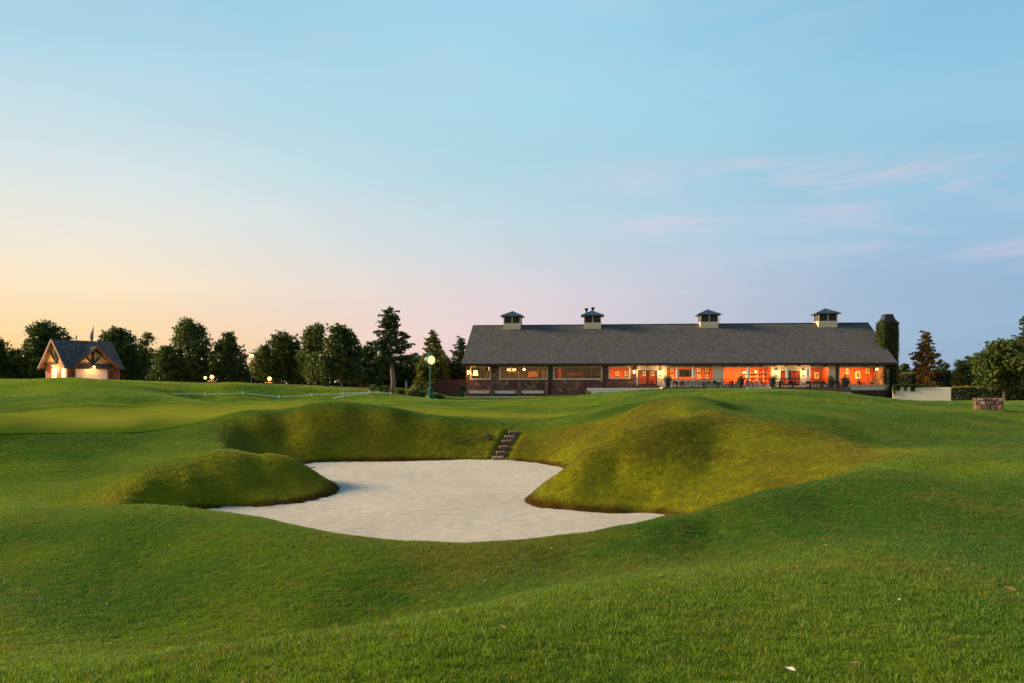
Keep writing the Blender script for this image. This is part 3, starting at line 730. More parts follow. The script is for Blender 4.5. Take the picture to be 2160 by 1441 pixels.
window('w5', 4, fw=.11); window('w6', 5, fw=.08, dark=True); window('w7', 2, fw=.10); window('w8', 5, fw=.10, midrail=ZU(803, 1820))
# double doors
for key in ('d1', 'd2'):
    a, b, z0, z1 = OP[key]; c_ = (a+b)/2
    m_ = MB(); m_.box(a-.22, a-.02, -.03, .10, z0, z1+.2); m_.box(b+.02, b+.22, -.03, .10, z0, z1+.2); m_.box(a-.02, b+.02, -.03, .10, z1+.02, z1+.2); m_.build('door_surround', MTRIM, club)
    for x0, x1, hx in ((a, c_-.02, c_-.14), (c_+.02, b, c_+.14)):
        m_ = MB(); w = .13
        m_.box(x0, x0+w, .03, .10, z0, z1); m_.box(x1-w, x1, .03, .10, z0, z1); m_.box(x0+w, x1-w, .03, .10, z1-w, z1); m_.box(x0+w, x1-w, .03, .10, z0, z0+.22)
        if key == 'd2': m_.box(x0+w, x1-w, .03, .10, z0+1.0, z0+1.14)
        dr = m_.build('door', MDOORF, club)
        MB().box(x0+w, x1-w, .055, .07, z0+.22, z1-w).build('pane', MGLASS, dr)
        MB().bar((hx, 0.0, z0+.85), (hx, 0.0, z0+1.25), .04).build('handle', MBLACK, dr)
# downspouts and posts
for px in (1161, 1276, 1766):
    uu = U(px, -.2); zb = 2.0 if px < 1300 else FLZ
    MB().box(uu-.13, uu+.13, -.32, -.07, zb, ez0-.36).build('downspout', MDARKTRIM, club)
# stone buttresses and cream sills at the foot of the left part
for a, b in ((1033,1042),(1090,1099),(1149,1157)):
    MB().box(U(a,-.5), U(b,-.5), -.75, -.002, 1.2, ZU(804, a)).build('buttress', MSTONE, club)
for a, b in ((989,1032.5),(1043,1089),(1100,1148)):
    MB().box(U(a,-.4)+.02, U(b,-.4)-.02, -.55, -.004, ZU(830, a), ZU(824, a)).build('planter_ledge', MCREAM, club)
    MB().box(U(a,-.4)+.02, U(b,-.4)-.02, -.50, -.004, 1.2, ZU(830, a)-.003).build('plinth', MREDBR, club)
# cupolas along the ridge
for cx, wd in ((1080, 36), (1250, 36), (1496.5, 37), (1747, 38.5)):
    s_ = F/YU(U(cx, 10.8), 9.2); hw = wd/s_/2; uc = U(cx, 9.3); v0, v1 = 9.4, 12.2
    zb = RZ_-1.0; zw = ZU(683, 1080, 9.4); zt = ZU(667.5, 1080, 9.4)
    c_ = MB().box(uc-hw, uc+hw, v0, v1, zb, zw).build('cupola', MCREAM, club)
    tag(c_, None)
    MB().box(uc-hw-.05, uc+hw+.05, v0-.05, v1+.05, zw+.002, zw+.10).build('cupola_sill', MTRIM, c_)
    # siding boards on the base
    m_ = MB()
    for k in range(4): m_.box(uc-hw-.012, uc+hw+.012, v0-.02, v0-.002, zb+.28+k*.17, zb+.40+k*.17)
    m_.build('siding', MTRIM, c_)
    for x_ in (uc-hw, uc-.07, uc+hw-.14): MB().box(x_, x_+.14, v0, v0+.14, zw+.102, zt).build('cupola_post', MTRIM, c_)
    for x_ in (uc-hw, uc+hw-.14):
        for y_ in (v1-.14, (v0+v1)/2-.07): MB().box(x_, x_+.14, y_, y_+.14, zw+.102, zt).build('cupola_post', MTRIM, c_)
    m_ = MB(); q = zw+.102; k = 0
    while q < zt-.05:
        m_.box(uc-hw+.05, uc+hw-.05, v0+.05+.004*(k%2), v0+.09, q, q+.10); m_.box(uc-hw+.04, uc-hw+.08, v0+.05, v1-.1, q, q+.10); m_.box(uc+hw-.08, uc+hw-.04, v0+.05, v1-.1, q, q+.10); q += .115; k += 1
    m_.box(uc-hw+.12, uc+hw-.12, v0+.12, v1-.12, zw+.102, zt-.02)
    m_.build('louvre', MLOUVRE, c_)
    ra = zt+.95; o_ = .48; vc = (v0+v1)/2
    m_ = MB(); bs = [(uc-hw-o_, v0-o_, zt+.06), (uc+hw+o_, v0-o_, zt+.06), (uc+hw+o_, v1+o_, zt+.06), (uc-hw-o_, v1+o_, zt+.06)]
    lo = [(x, y, zt) for x, y, _ in bs]
    m_.add(bs+[(uc, vc, ra)]+lo, [(0,1,4),(1,2,4),(2,3,4),(3,0,4),(5,6,1,0),(6,7,2,1),(7,8,3,2),(8,5,0,3),(8,7,6,5)])
    for k in range(1, 8):
        f = k/8; x0 = bs[0][0]+(bs[1][0]-bs[0][0])*f; q = 1-abs(2*f-1); g_ = q
        p0 = Vector((x0, v0-o_, zt+.09)); p1 = Vector((x0, v0-o_+(vc-v0+o_)*g_, zt+.09+(ra-zt-.06)*g_)); m_.bar(p0, p1, .035, .06)
    for a_ in (0, 1): m_.bar(Vector(bs[a_])+Vector((0,0,.02)), Vector((uc, vc, ra+.02)), .06)
    m_.build('cupola_roof', MMETROOF, c_)
    m_ = MB().box(uc-hw-o_+.02, uc+hw+o_-.02, v0-o_-.03, v0-o_-.001, zt-.05, zt+.05); m_.build('gutter', MDARKTRIM, c_)
# vent pipes behind the second cupola
for px, pt, pb, v in ((1237, 650.5, 676, 12.9), (1250.5, 648.5, 676, 13.2)):
    uu = U(px, v); z1 = ZU(pt, px, v); z0 = RZ_-1.4
    MB().lathe([(.16,z0),(.16,z1-.42),(.22,z1-.38),(.32,z1-.1),(.32,z1),(.1,z1)], 12, (uu, v, 0)).build('vent_pipe', MBLACK, club)
# small aerial at the third cupola
MB().bar((U(1517,9.5), 9.5, RZ_-.2), (U(1518.5,9.5), 9.5, RZ_+.9), .05).bar((U(1515,9.5), 9.5, RZ_+.55), (U(1520.5,9.5), 9.5, RZ_+.95), .04).build('aerial', M('grey_aerial', (.3,.32,.33)), club)
# chimney at the right end
cu0, cu1 = U(1856, 4.5), U(1892, 3.2); zc = ZU(681, 1873, 4)
ch = MB().box(cu0, cu1-.05, 3.0, 5.4, .6, zc).build('chimney', MSTONE2, club)
c0, c1, d0, d1 = cu0+.1, cu1-.15, 3.1, 5.3; zt = ZU(664.5, 1873, 4); m_ = MB(); vs_ = []; lv = [(0, 0, zc+.002), (-.05, 0, zc+.12), (.18, .2, zc+.75), (.32, .3, zt), ]
for (i0, i1, z_) in lv: vs_ += [(c0+i0, d0+i0, z_), (c1-i0, d0+i0, z_), (c1-i0, d1-i0, z_), (c0+i0, d1-i0, z_)]
fs_ = [(3,2,1,0), (12,13,14,15)]
for k in range(3):
    for j in range(4): fs_.append((k*4+j, k*4+(j+1)%4, k*4+4+(j+1)%4, k*4+4+j))
m_.add(vs_, fs_); cc = m_.build('chimney_cap', MBRONZE, ch)
m_ = MB()
for k in (.33, .67): 
    m_.bar((c0+(c1-c0)*k, d0-.02, zc+.1), (c0+.25+(c1-c0-.5)*k, d0+.24, zt), .05)
m_.box(c0+.26, c1-.26, d0+.26, d1-.26, zt+.002, zt+.08); m_.build('cap_seam', MBRONZE, cc)

# ------------------------------------------------------------------ rooms behind the glass
BACKV = 5.6
rooms = [(UL+.36, U(1276), MTAUPE, 'dim'), (U(1276), U(1338), MORANGE, 'o'), (U(1338), U(1398), MREDW, 'o'), (U(1398), U(1516), MORANGE, 'o'), (U(1516), U(1636), MORANGE, 'o'), (U(1636), U(1698), MREDW, 'o'), (U(1698), U(1758), MREDW, 'o'), (U(1758), UR-.36, MORANGE, 'o')]
pw = [110, 230, 210, 430, 820, 210, 260, 720]
for i, (a, b, m_, k) in enumerate(rooms):
    MB().box(a+.01, b-.01, BACKV, BACKV+.15, FLZ+.002, 6.418).build('partition', m_, club)
    if i: MB().box(a-.06, a+.06, .42, BACKV-.003, FLZ+.002, 6.417).build('partition', m_, club)
    l = area('room_light', W((a+b)/2, 2.6, 6.38), max(1.0, (b-a)*.7), pw[i], (1.0, .55, .20), (0, 0, -TH), 2.2)
def picture(px, py, w, h, v=BACKV-.03, label=None, grp='framed pictures on the interior walls'):
    uu = U(px, v); zc = ZU(py, px, v)
    r = empty('framed_picture', W(uu, v, zc), -TH, label, 'picture')
    MB().box(-w/2, w/2, -.05, -.001, -h/2, h/2).build('frame', MPICF, r)
    MB().box(-w/2+.08, w/2-.08, -.06, -.052, -h/2+.08, h/2-.08).build('mat', MPICM, r)
    MB().box(-w*.22, w*.22, -.068, -.062, -h*.22, h*.22).build('print', MPIC, r)
for px, py, lb in ((1302, 788, 'left framed picture seen through the small orange window of the stone wall'), (1321, 788, 'right framed picture seen through the small orange window of the stone wall')):
    picture(px, py, .75, .95, label=lb)
for px, lb in ((1359, 'framed picture behind the left leaf of the left double door'), (1377, 'framed picture behind the right leaf of the left double door')):
    picture(px, 788, .65, 1.0, label=lb)
q = 0
for px, side in ((1417, 'left of the television, next to the lantern end'), (1474, 'just right of the television'), (1491, 'at the dark right end of the television window')):
    for py, row in ((780.5, 'upper'), (794.5, 'lower')):
        picture(px, py, .72, .78, label=row+' framed picture '+side)
for px, py, w, h, lb in ((1788, 783.5, .75, 1.0, 'framed picture at the left end of the corner dining room'), (1809, 791, .9, 1.35, 'large low framed picture in the middle of the corner dining room'), (1830, 783, .75, 1.0, 'framed picture high to the right in the corner dining room')):
    picture(px, py, w, h, label=lb)
picture(1723, 792, .95, 1.1, label='bright yellow framed panel inside the two-pane red window')
r = empty('television', W(U(1446, BACKV), BACKV-.02, ZU(787, 1446, BACKV)), -TH, 'wide black television on the orange wall behind the terrace', 'television')
MB().box(-.95, .95, -.09, -.001, -.55, .55).build('casing', MPICF, r); MB().box(-.90, .90, -.10, -.092, -.5, .5).build('screen', MTVS, r)
# bar shelves with bottles
sh = empty('bar_shelf', W(U(1598, 5.2), 5.2, FLZ), -TH, 'lit back-bar shelves of bottles in the widest terrace window', 'shelf')
MSHW = M('pale_shelf', (.70,.45,.18), (.6,.36,.13), 3, .5)
for k, z_ in enumerate((.9, 1.5, 2.1)): MB().box(-2.2, 2.2, -.2, .18, z_, z_+.06).build('shelf_board', MSHW, sh)
MB().box(-2.25, 2.25, -.45, .2, 0, .86).build('counter', MREDW, sh)
MBOT = [M('amber_bottle', (.7,.35,.06), (.5,.2,.03), 3, .2), M('pale_bottle', (.85,.75,.5), (.7,.6,.35), 3, .2), M('dark_bottle', (.08,.04,.02), (.05,.03,.02), 3, .2)]
bots = [MB().lathe([(.07,0),(.07,.2),(.03,.28),(.03,.36)], 8).build('bottle', m_) for m_ in MBOT]
nb = 0
for row, z_ in enumerate((.96, 1.56, 2.16)):
    for k in range(15):
        o = bots[(k*7+row*3) % 3] if nb < 1 else bots[(k*7+row*3) % 3].copy()
        if o.name not in COL.objects: COL.objects.link(o)
        o.location = W(U(1598, 5.2)-2.05+k*.29, 5.1, FLZ+z_); tag(o, ['amber', 'pale', 'dark'][(k*7+row*3) % 3]+' bottle on the '+['lowest', 'middle', 'top'][row]+' back-bar shelf, '+['first','second','third','fourth','fifth','sixth','seventh','eighth','ninth','tenth','eleventh','twelfth','thirteenth','fourteenth','last'][k]+' from the left', 'bottle', 'bottles on the back-bar shelves'); nb += 1
for o in bots:
    if 'label' not in o: bpy.data.objects.remove(o)
# lamps seen inside
def hanging_lamp(px, py, v, r_, label, mat=MLAMPS):
    r = empty('pendant_lamp', W(U(px, v), v, ZU(py, px, v)), -TH, label, 'lamp')
    MB().ball((0,0,0), r_, 10, 7).build('globe', mat, r); MB().bar((0,0,r_), (0,0,6.41-ZU(py, px, v)), .03).build('rod', MBLACK, r); return r
hanging_lamp(1105.5, 779.5, 2.4, .20, 'glowing lamp hanging inside the wide left window', emit_mat('warm_globe', (1,.6,.18), 3))
hanging_lamp(1569, 786, 3.0, .17, 'left small globe lamp over the bar'); hanging_lamp(1594, 784, 3.0, .17, 'right small globe lamp over the bar')
hanging_lamp(1850, 779, 3.6, .22, 'yellow lamp hanging in the corner dining room')
# chandelier, display table and caps in the left room
r = empty('chandelier', W(U(1079, 2.6), 2.6, ZU(783, 1079, 2.6)), -TH, 'branched brass chandelier glowing inside the wide left window', 'chandelier')
m_ = MB().bar((0,0,0), (0,0,1.0), .05)
for k in range(6):
    t_ = k*1.047; m_.tube([(0,0,0), (.35*math.cos(t_),.35*math.sin(t_),-.18), (.6*math.cos(t_),.6*math.sin(t_),.05)], .025, 5)
m_.build('arms', M('brass', (.5,.3,.08), (.4,.22,.05), 5, .35, metal=.7), r)
for k in range(6):
    t_ = k*1.047; MB().lathe([(.05,.05),(.07,.12),(.05,.38)], 7, (.6*math.cos(t_), .6*math.sin(t_), 0)).build('candle_bulb', MLAMPS, r)
dt = empty('display_table', W(U(1108, 1.4), 1.4, FLZ), -TH, 'long dark display table behind the sill of the wide left window', 'table')
MB().box(-3.1, 3.1, -.4, .4, 1.0, 1.06).build('table_top', MDARKTRIM, dt)
for x_ in (-2.9, 2.9): MB().box(x_-.06, x_+.06, -.3, .3, 0, .998).build('leg', MDARKTRIM, dt)
MCAP = M('pale_cloth', (.8,.62,.36), (.7,.5,.25), 5, .8)
for k, px in enumerate((1068, 1108, 1122, 1137, 1146)):
    o = MB().ball((0,0,.09), .19, 10, 6, .8).box(-.2, .2, -.34, -.05, .02, .05).build('cap', MCAP, None, W(U(px, 1.3), 1.3, FLZ+1.07), -TH, smooth=True)
    tag(o, ['pale cap at the left end of the window display table', 'pale cap below the glowing lamp on the display table', 'pale cap in the middle of the right group on display', 'pale cap second from the right on the display table', 'pale cap at the right end of the display table'][k], 'cap')
point('globe_lamp_light', W(U(1105.5, 2.0), 2.0, 5.6), 160, (1, .5, .14), .2)
area('chandelier_light', W(U(1079, 2.2), 2.2, 6.2), .6, 40, (1, .6, .26), (0, 0, 0))
# yellow lamp shade by window 1 and merchandise
r = empty('floor_lamp', W(U(1003, 1.6), 1.6, FLZ), -TH, 'shaded lamp glowing behind the smallest left window', 'lamp')
MB().lathe([(.2,0),(.2,.04),(.03,.06),(.03,1.9)], 10).build('stand', MBLACK, r); MB().lathe([(.42,1.75),(.28,2.55)], 14).build('lamp_shade', MSHADE, r)
for px, w, h_, c_, lb in ((1181, .5, 1.9, (.70,.10,.03), 'tall red lit panel at the left end of the middle stone-wall window'), (1215, 1.6, .35, (.45,.09,.04), 'long low red shelf behind the middle stone-wall window'), (1262, .9, .5, (.55,.10,.05), 'small red sign at the right end of the middle stone-wall window'), (1024, .7, 1.2, (.35,.28,.22), 'pale display panel behind the smallest left window'), (1092, .8, 1.0, (.10,.05,.03), 'dark framed board left of the lamp in the wide left window'), (1125, 1.6, .9, (.38,.16,.08), 'wide brown board right of the lamp in the wide left window'), (1146, .5, 1.3, (.20,.12,.10), 'narrow board at the right end of the wide left window'), (1200, .6, .9, (.16,.12,.14), 'grey board left of the low red shelf in the middle stone-wall window'), (1240, .7, 1.5, (.05,.04,.045), 'tall dark cabinet front in the middle stone-wall window')):
    o = MB().box(-w/2, w/2, -.1, 0, -h_/2, h_/2).build('wall_hanging', M('display_red', c_), None, W(U(px, 4.6), 4.6, ZU(787, px, 4.6)-.2), -TH); tag(o, lb, 'wall hanging')
# interior chairs and tables are copied further down, together with the terrace furniture

# ------------------------------------------------------------------ wall lanterns
def lantern(px, py, v, label, pow_=22):
    pow_ *= 2.2
    r = empty('wall_lantern', W(U(px, v), v, ZU(py, px, v)), -TH, label, 'wall lantern', 'wall lanterns along the clubhouse front')
    MB().box(-.08, .08, .10, .17, .05, .45).bar((0,.12,.36), (0,-.1,.42), .04).lathe([(.17,.28),(.03,.46)], 8, (0,-.12,0)).lathe([(.12,-.26),(.04,-.34)], 8, (0,-.12,0)).build('bracket', MBLACK, r)
    MB().lathe([(.10,-.24),(.15,.26)], 8, (0,-.12,0)).build('lantern_glass', MLAMP, r)
    m_ = MB()
    for k in range(4):
        t_ = k*1.571+.785; m_.bar((.12*math.cos(t_),-.12+.12*math.sin(t_),-.25), (.165*math.cos(t_),-.12+.165*math.sin(t_),.28), .022)
    m_.build('cage', MBLACK, r)
    point('lantern_light', W(U(px, v), v-.45, ZU(py, px, v)), pow_, (1,.60,.24), .15)
lantern(988, 786, -.16, 'glowing wall lantern at the far left corner of the stone wall')
lantern(1337.5, 785, -.16, 'glowing wall lantern between the small orange window and the double door')
lantern(1392.5, 786, -.12, 'glowing wall lantern just right of the left double door', 30)
lantern(1637.5, 786, -.12, 'glowing wall lantern just left of the right double door', 26)
lantern(1695.5, 786, -.12, 'glowing wall lantern just right of the right double door', 26)

# ------------------------------------------------------------------ terrace
TV = -6.2
tl, tr_ = U(1238, TV), U(1795, TV)
ter = empty('terrace', W(0, 0, 0), -TH, 'raised terrace with brown brick edge in front of the clubhouse', 'terrace')
us0, us1 = U(1574, TV), U(1626, TV)
MB().box(U(1398,TV), tr_, TV+.25, -.03, 1.0, FLZ-.002).build('floor', MCONC, ter)
MB().box(tl, U(1398,TV)-.003, TV+.25, -.78, 1.0, FLZ-.12).build('floor', MCONC, ter)
zb = 2.50
for a, b in ((U(1398,TV), us0), (us1, tr_)):
    MB().box(a, b, TV-.02, TV+.248, zb, FLZ+.03).build('brick_edge', MBRICK, ter)
    MB().box(a, b, TV-.06, TV+.246, 1.0, zb-.003).build('footing', MCONC, ter)
MB().box(tl, U(1398,TV)-.003, TV-.05, TV+.248, 1.6, 2.93).build('low_wall', M('white_wall_paint', (.80,.70,.55), (.74,.64,.50), 2, .8, .05), ter)
# joints in the brick edge
# landing steps at the left door
for k in range(2): MB().box(U(1343,-1), U(1390,-1), -1.3+k*.4, -.04, FLZ+.002+k*.14-.02*(k==0), FLZ+.13+k*.14).build('landing_step', MBRICK, ter)
# stairs down from the terrace
nst = 5
for k in range(nst):
    zt_ = FLZ-.02-k*.17; MB().box(us0+.2, us1-.2, TV-.32*(k+1), TV-.32*k-.003, zt_-.17-.3, zt_).build('stair_tread', MCONC, ter)
for x0 in (us0, us1-.19):
    m_ = MB(); L = .32*nst; m_.add([(x0,TV+.1,FLZ+.1),(x0+.19,TV+.1,FLZ+.1),(x0+.19,TV-L,FLZ-.17*nst+.1),(x0,TV-L,FLZ-.17*nst+.1),(x0,TV+.1,1.5),(x0+.19,TV+.1,1.5),(x0+.19,TV-L,1.5),(x0,TV-L,1.5)], [(0,1,2,3)[::-1],(4,5,6,7),(3,2,6,7)[::-1],(0,3,7,4)[::-1],(1,5,6,2)[::-1],(0,4,5,1)[::-1]])
    m_.build('stringer', M('white_stringer', (.72,.70,.66)), ter)
for i_, x0 in enumerate((us0+.05, us1-.14)):
    r = empty('handrail', W(x0, TV, FLZ), -TH, ['left', 'right'][i_]+' sloping dark handrail of the terrace stairs', 'handrail')
    MB().bar((0,.1,1.12), (0,-1.6,.28), .09).build('top_rail', MBLACK, r)
    for v_, z_ in ((.1, 0), (-1.6, -.85)): MB().bar((0,v_,z_-.05), (0,v_,z_+1.15), .06).build('post', MBLACK, r)
def railing(a, b, zt_, label, gate=None):
    r = empty('terrace_railing', W(a, TV+.1, FLZ+.03), -TH, label, 'railing')
    L = b-a; MB().box(0, L, -.03, .03, zt_-.05, zt_).build('top_rail', MBLACK, r); MB().box(0, L, -.015, .015, .12, .15).build('bottom_rail', MBLACK, r)
    n_ = max(1, round(L/2.6))
    for k in range(n_+1): MB().box(L*k/n_-.03, L*k/n_+.03, -.028, .028, 0.001, zt_-.052).build('post', MBLACK, r)
    m_ = MB(); x_ = .0
    while x_ < L: m_.box(x_-.006, x_+.006, -.006, .006, .15, zt_-.06); x_ += .13
    tag(m_.build('balusters', MBLACK, r), kind='stuff')
railing(U(1282,TV), U(1392,TV), 1.15, 'black railing on the white low wall left of the terrace')
railing(U(1396,TV), us0-.05, 1.15, 'black railing of the terrace left of the stairs')
railing(us1+.05, U(1791,TV), 1.15, 'black railing of the terrace right of the stairs')
# cream wall, hedge and ivy on the right
def hwall(px0, px1, d0, d1, pt0, pt1, pb, th, name, mat, label, cat):
    a = P(px0, pt0, d0); b = P(px1, pt1, d1); z0 = min(P(px0, pb, d0).z, P(px1, pb, d1).z)-.6
    d = Vector((b.x-a.x, b.y-a.y, 0)).normalized(); nn = Vector((-d.y, d.x, 0))*th
    vs = [Vector((a.x,a.y,z0)), Vector((b.x,b.y,z0)), Vector((b.x,b.y,z0))+nn, Vector((a.x,a.y,z0))+nn, a, b, b+nn, a+nn]
    o = MB().add(vs, [(3,2,1,0),(4,5,6,7),(0,1,5,4),(1,2,6,5),(2,3,7,6),(3,0,4,7)]).build(name, mat); tag(o, label, cat); return o, a, b
gw, GWA, GWB = hwall(1883.5, 2006, 108, 106, 816, 817, 845, .3, 'garden_wall', M('cream_render', (.88,.72,.56), (.80,.65,.50), 1.5, .85, .08), 'cream rendered garden wall right of the clubhouse, ivy over its left top', 'wall')
# ------------------------------------------------------------------ foliage
def quads_leaf(C, size, rs, flat=0., aspect=1.5):
    N = len(C); n_ = rs.normal(size=(N, 3)); n_[:, 2] += flat; n_ /= np.linalg.norm(n_, axis=1)[:, None]
    a = np.cross(n_, rs.normal(size=(N, 3))); a /= np.linalg.norm(a, axis=1)[:, None]; b = np.cross(n_, a)
    s_ = size*rs.uniform(.6, 1.3, (N, 1)); a = a*s_*.5*aspect; b = b*s_*.5
    V = np.stack([C-a, C-b*.9+a*.1, C+a, C+b*.9+a*.1], 1).reshape(-1, 3); return V, np.arange(N*4).reshape(N, 4)
ML = {
 'dark': leaf_mat('leaf_dark', (.045,.072,.014), (.065,.088,.017), (.032,.055,.012)),
 'olive': leaf_mat('leaf_olive', (.070,.098,.017), (.100,.115,.020), (.048,.068,.014)),
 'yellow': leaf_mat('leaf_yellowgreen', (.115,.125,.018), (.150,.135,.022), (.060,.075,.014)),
 'pine': leaf_mat('pine_needles', (.040,.066,.022), (.058,.080,.026), (.030,.050,.018), .15),
 'lamplit': leaf_mat('lamplit_pine_needles', (.150,.090,.024), (.100,.075,.022), (.19,.105,.032), .2),  # orange lamplight is put into the needle colour
 'ivy': leaf_mat('ivy_leaf', (.040,.070,.010), (.060,.085,.014), (.020,.036,.008), .2, 1.2),
 'hedge': leaf_mat('hedge_leaf', (.022,.040,.010), (.032,.050,.012), (.016,.030,.008), .15, 1.5),
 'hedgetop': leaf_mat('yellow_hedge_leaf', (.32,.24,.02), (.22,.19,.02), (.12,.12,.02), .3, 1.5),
 'straw': leaf_mat('straw_grass', (.30,.25,.11), (.22,.22,.06), (.14,.17,.04), .3, 1.),
}
MBARK = M('bark', (.10,.075,.055), (.05,.038,.03), 4, .9, .4, stretch=(4,4,.6))
MPBARK = M('pine_bark', (.27,.19,.13), (.11,.075,.055), 5, .9, .5, stretch=(2,2,1))
def tree(px, py_base, d, py_top, wpx, kind, seed, label, name='tree', crown_low=.22, spread=1.0, n_l=1.0, group='trees around the course', lean=0., lobes=None, z0=None, openness=0.):
    rs = np.random.RandomState(seed); s_ = F/d; base = P(px, py_base, d); gz = T1(base.x, base.y) if z0 is None else z0
    top = EYE+(HZ-py_top)/s_; H = top-gz; Wd = wpx*1.16/s_/2; crown_low *= .6
    r = empty(name, (base.x, base.y, gz), 0, label, 'tree', group)
    hb = H*crown_low
    # lobes
    n_lb = lobes or max(7, int(5+Wd*2.2)); L = []
    for i in range(n_lb):
        f = (i+.5)/n_lb; z_ = hb+(H-hb)*(.06+.76*f); env = (1-max(0, f-.25)**1.6*1.15)*(.80+.8*min(f, .25)); env = max(env, .2)
        ang = i*2.4+rs.rand(); rr = Wd*.62*env*rs.uniform(.45, 1.0); lr = Wd*rs.uniform(.30, .46)*(.62+.38*env)
        L.append((rr*math.cos(ang)*spread, rr*math.sin(ang), z_, lr))
    L.append((lean*Wd+Wd*rs.uniform(-.2,.2), 0, H-Wd*.30, Wd*.27)); L.append((Wd*rs.uniform(-.5,.5), 0, H-Wd*rs.uniform(.5,.8), Wd*.28))
    C = []
    for (x, y, z, lr) in L:
        nc = int(34*(lr/1.4)**2*n_l)+9
        dirs = rs.normal(size=(nc, 3)); dirs /= np.linalg.norm(dirs, axis=1)[:, None]; dirs[:, 2] = dirs[:, 2]*.85+.12
        cc = np.array([x, y, z])+dirs*lr*rs.uniform(.62, 1.12, (nc, 1))
        for c_ in cc:
            if c_[2] < hb*.62: continue
            m = rs.randint(9, 20); C.append(c_+rs.normal(size=(m, 3))*np.array([.26, .26, .20])*(.8+.5*rs.rand()))
    # sprigs that stick out of the outline
    for k in range(int(26*n_l*Wd/4)+8):
        x, y, z, lr = L[rs.randint(len(L))]; dv = rs.normal(size=3); dv[2] = abs(dv[2])*.9; dv /= np.linalg.norm(dv)
        p0 = np.array([x, y, z])+dv*lr; m = 14; C.append(p0+dv*rs.uniform(0, .9, (m, 1))*(.5+.12*Wd)+rs.normal(size=(m, 3))*.10)
    C = np.concatenate(C); C = C[C[:, 2] < H+np.minimum(.25*rs.normal(size=len(C)), .1)]
    keep = rs.rand(len(C)) > openness; C = C[keep]
    V, Q_ = quads_leaf(C, .27, rs)
    arr_mesh('crown', V, Q_, ML[kind], r)
    # trunk and limbs
    m_ = MB(); tr = max(.13, Wd*.045); zt_ = hb+(H-hb)*.55
    m_.tube([(0,0,-.4),(0,0,.1),(.05*lean,0,hb*.6),(lean*.3,0,hb+.2),(lean*.6*Wd*.4,0,zt_)], [tr*1.5, tr*1.15, tr, tr*.85, tr*.25], 8)
    for (x, y, z, lr) in L:
        z_s = min(max(hb*.55, z*.42), z-.3)
        m_.tube([(0, 0, z_s), (x*.4, y*.4, z_s+(z-z_s)*.45), (x*.95, y*.95, z)], [tr*.55, tr*.35, tr*.10], 5)
    m_.build('trunk', MBARK, r, smooth=True)
    return r
def pine(px, d, py_base, py_top, wpx, kind, seed, label, crown_low=.25, group='trees around the course', trunk_mat=None, dens=1.0, lean=0., z0=None, taper=1.0, tr=None):
    rs = np.random.RandomState(seed); s_ = F/d; base = P(px, py_base, d); gz = T1(base.x, base.y) if z0 is None else z0
    H = EYE+(HZ-py_top)/s_-gz; Wd = wpx/s_/2; r = empty('pine_tree', (base.x, base.y, gz), 0, label, 'tree', group)
    m_ = MB(); tr = tr or max(.15, H*.018); C = []; hb = H*crown_low
    ax = lambda z: lean*(z/H)
    m_.tube([(ax(0), 0, -.4), (ax(0)+.05, 0, H*.15), (ax(H*.4)-.05, .05, H*.4), (ax(H*.7), 0, H*.7), (ax(H), 0, H*.98)], [tr*1.35, tr*1.05, tr*.85, tr*.5, tr*.08], 8)
    nl = max(12, int((H-hb)/.36))
    for i in range(nl):
        f = i/(nl-1); z = hb+(H-hb)*f*.97; nb_ = 5
        env = (1.08-f)**.80*(.88+.16*math.sin(f*14+seed)) if f > .06 else .8
        for k in range(nb_):
            if rs.rand() < .05: continue
            an = k*6.283/nb_+i*1.9+rs.rand()*1.1; z = hb+(H-hb)*f*.97+rs.uniform(-.28, .28); ln = max(.45, Wd*env*taper*rs.uniform(.70, 1.12)); dz = ln*rs.uniform(-.16, .34)
            p0 = np.array([ax(z), 0, z]); p1 = p0+np.array([ln*math.cos(an), ln*math.sin(an), dz])
            m_.tube([p0, (p0+p1)/2+np.array([0,0,-.05*ln]), p1], [tr*.26*(1-f*.6), tr*.16*(1-f*.5), .012], 4, cap=False)
            nc = max(2, int(ln*2.6*dens))
            for j in range(nc):
                q = .32+.72*(j+rs.rand()*.6)/nc; c_ = p0+(p1-p0)*q+rs.normal(size=3)*np.array([.24, .24, .14])
                m = 18; off = rs.normal(size=(m, 3)); off /= np.linalg.norm(off, axis=1)[:, None]; off[:, 2] = abs(off[:, 2])*.7
                C.append(c_+off*rs.uniform(.08, .42, (m, 1)))
    C = np.concatenate(C); V, Q_ = quads_leaf(C, .20, rs, .3, 2.0)
    arr_mesh('crown', V, Q_, ML[kind], r); m_.build('trunk', trunk_mat or MPBARK, r, smooth=True)
    return r
# ---- trees on the left
tree(-12, 805, 128, 712, 74, 'dark', 1, 'dark tree cut by the left edge of the view, left of the garage')
tree(96, 806, 128, 675, 118, 'dark', 2, 'large dark round tree rising behind the left gable of the small garage', spread=1.1)
tree(42, 806, 132, 735, 84, 'dark', 3, 'lower dark tree between the left edge tree and the garage tree')
tree(248, 806, 130, 687, 112, 'dark', 4, 'dense dark tree just right of the small garage roof')
tree(303, 806, 134, 700, 44, 'olive', 5, 'small loose tree top leaning out right of the dense garage tree', openness=.25)
tree(398, 807, 124, 669, 112, 'olive', 6, 'tall spreading tree with a knobbly top in the left group', crown_low=.16)
tree(352, 807, 122, 728, 66, 'olive', 7, 'lower olive tree at the foot of the tall spreading tree')
tree(482, 807, 122, 700, 80, 'dark', 8, 'rounded dark tree just left of the tall street lamp', crown_low=.2)
tree(596, 810, 122, 698, 96, 'dark', 9, 'dark tree with bare trunk right of the tall street lamp', crown_low=.26)
tree(560, 808, 138, 728, 62, 'yellow', 10, 'small yellow green tree beside the tall street lamp', openness=.15, crown_low=.3)
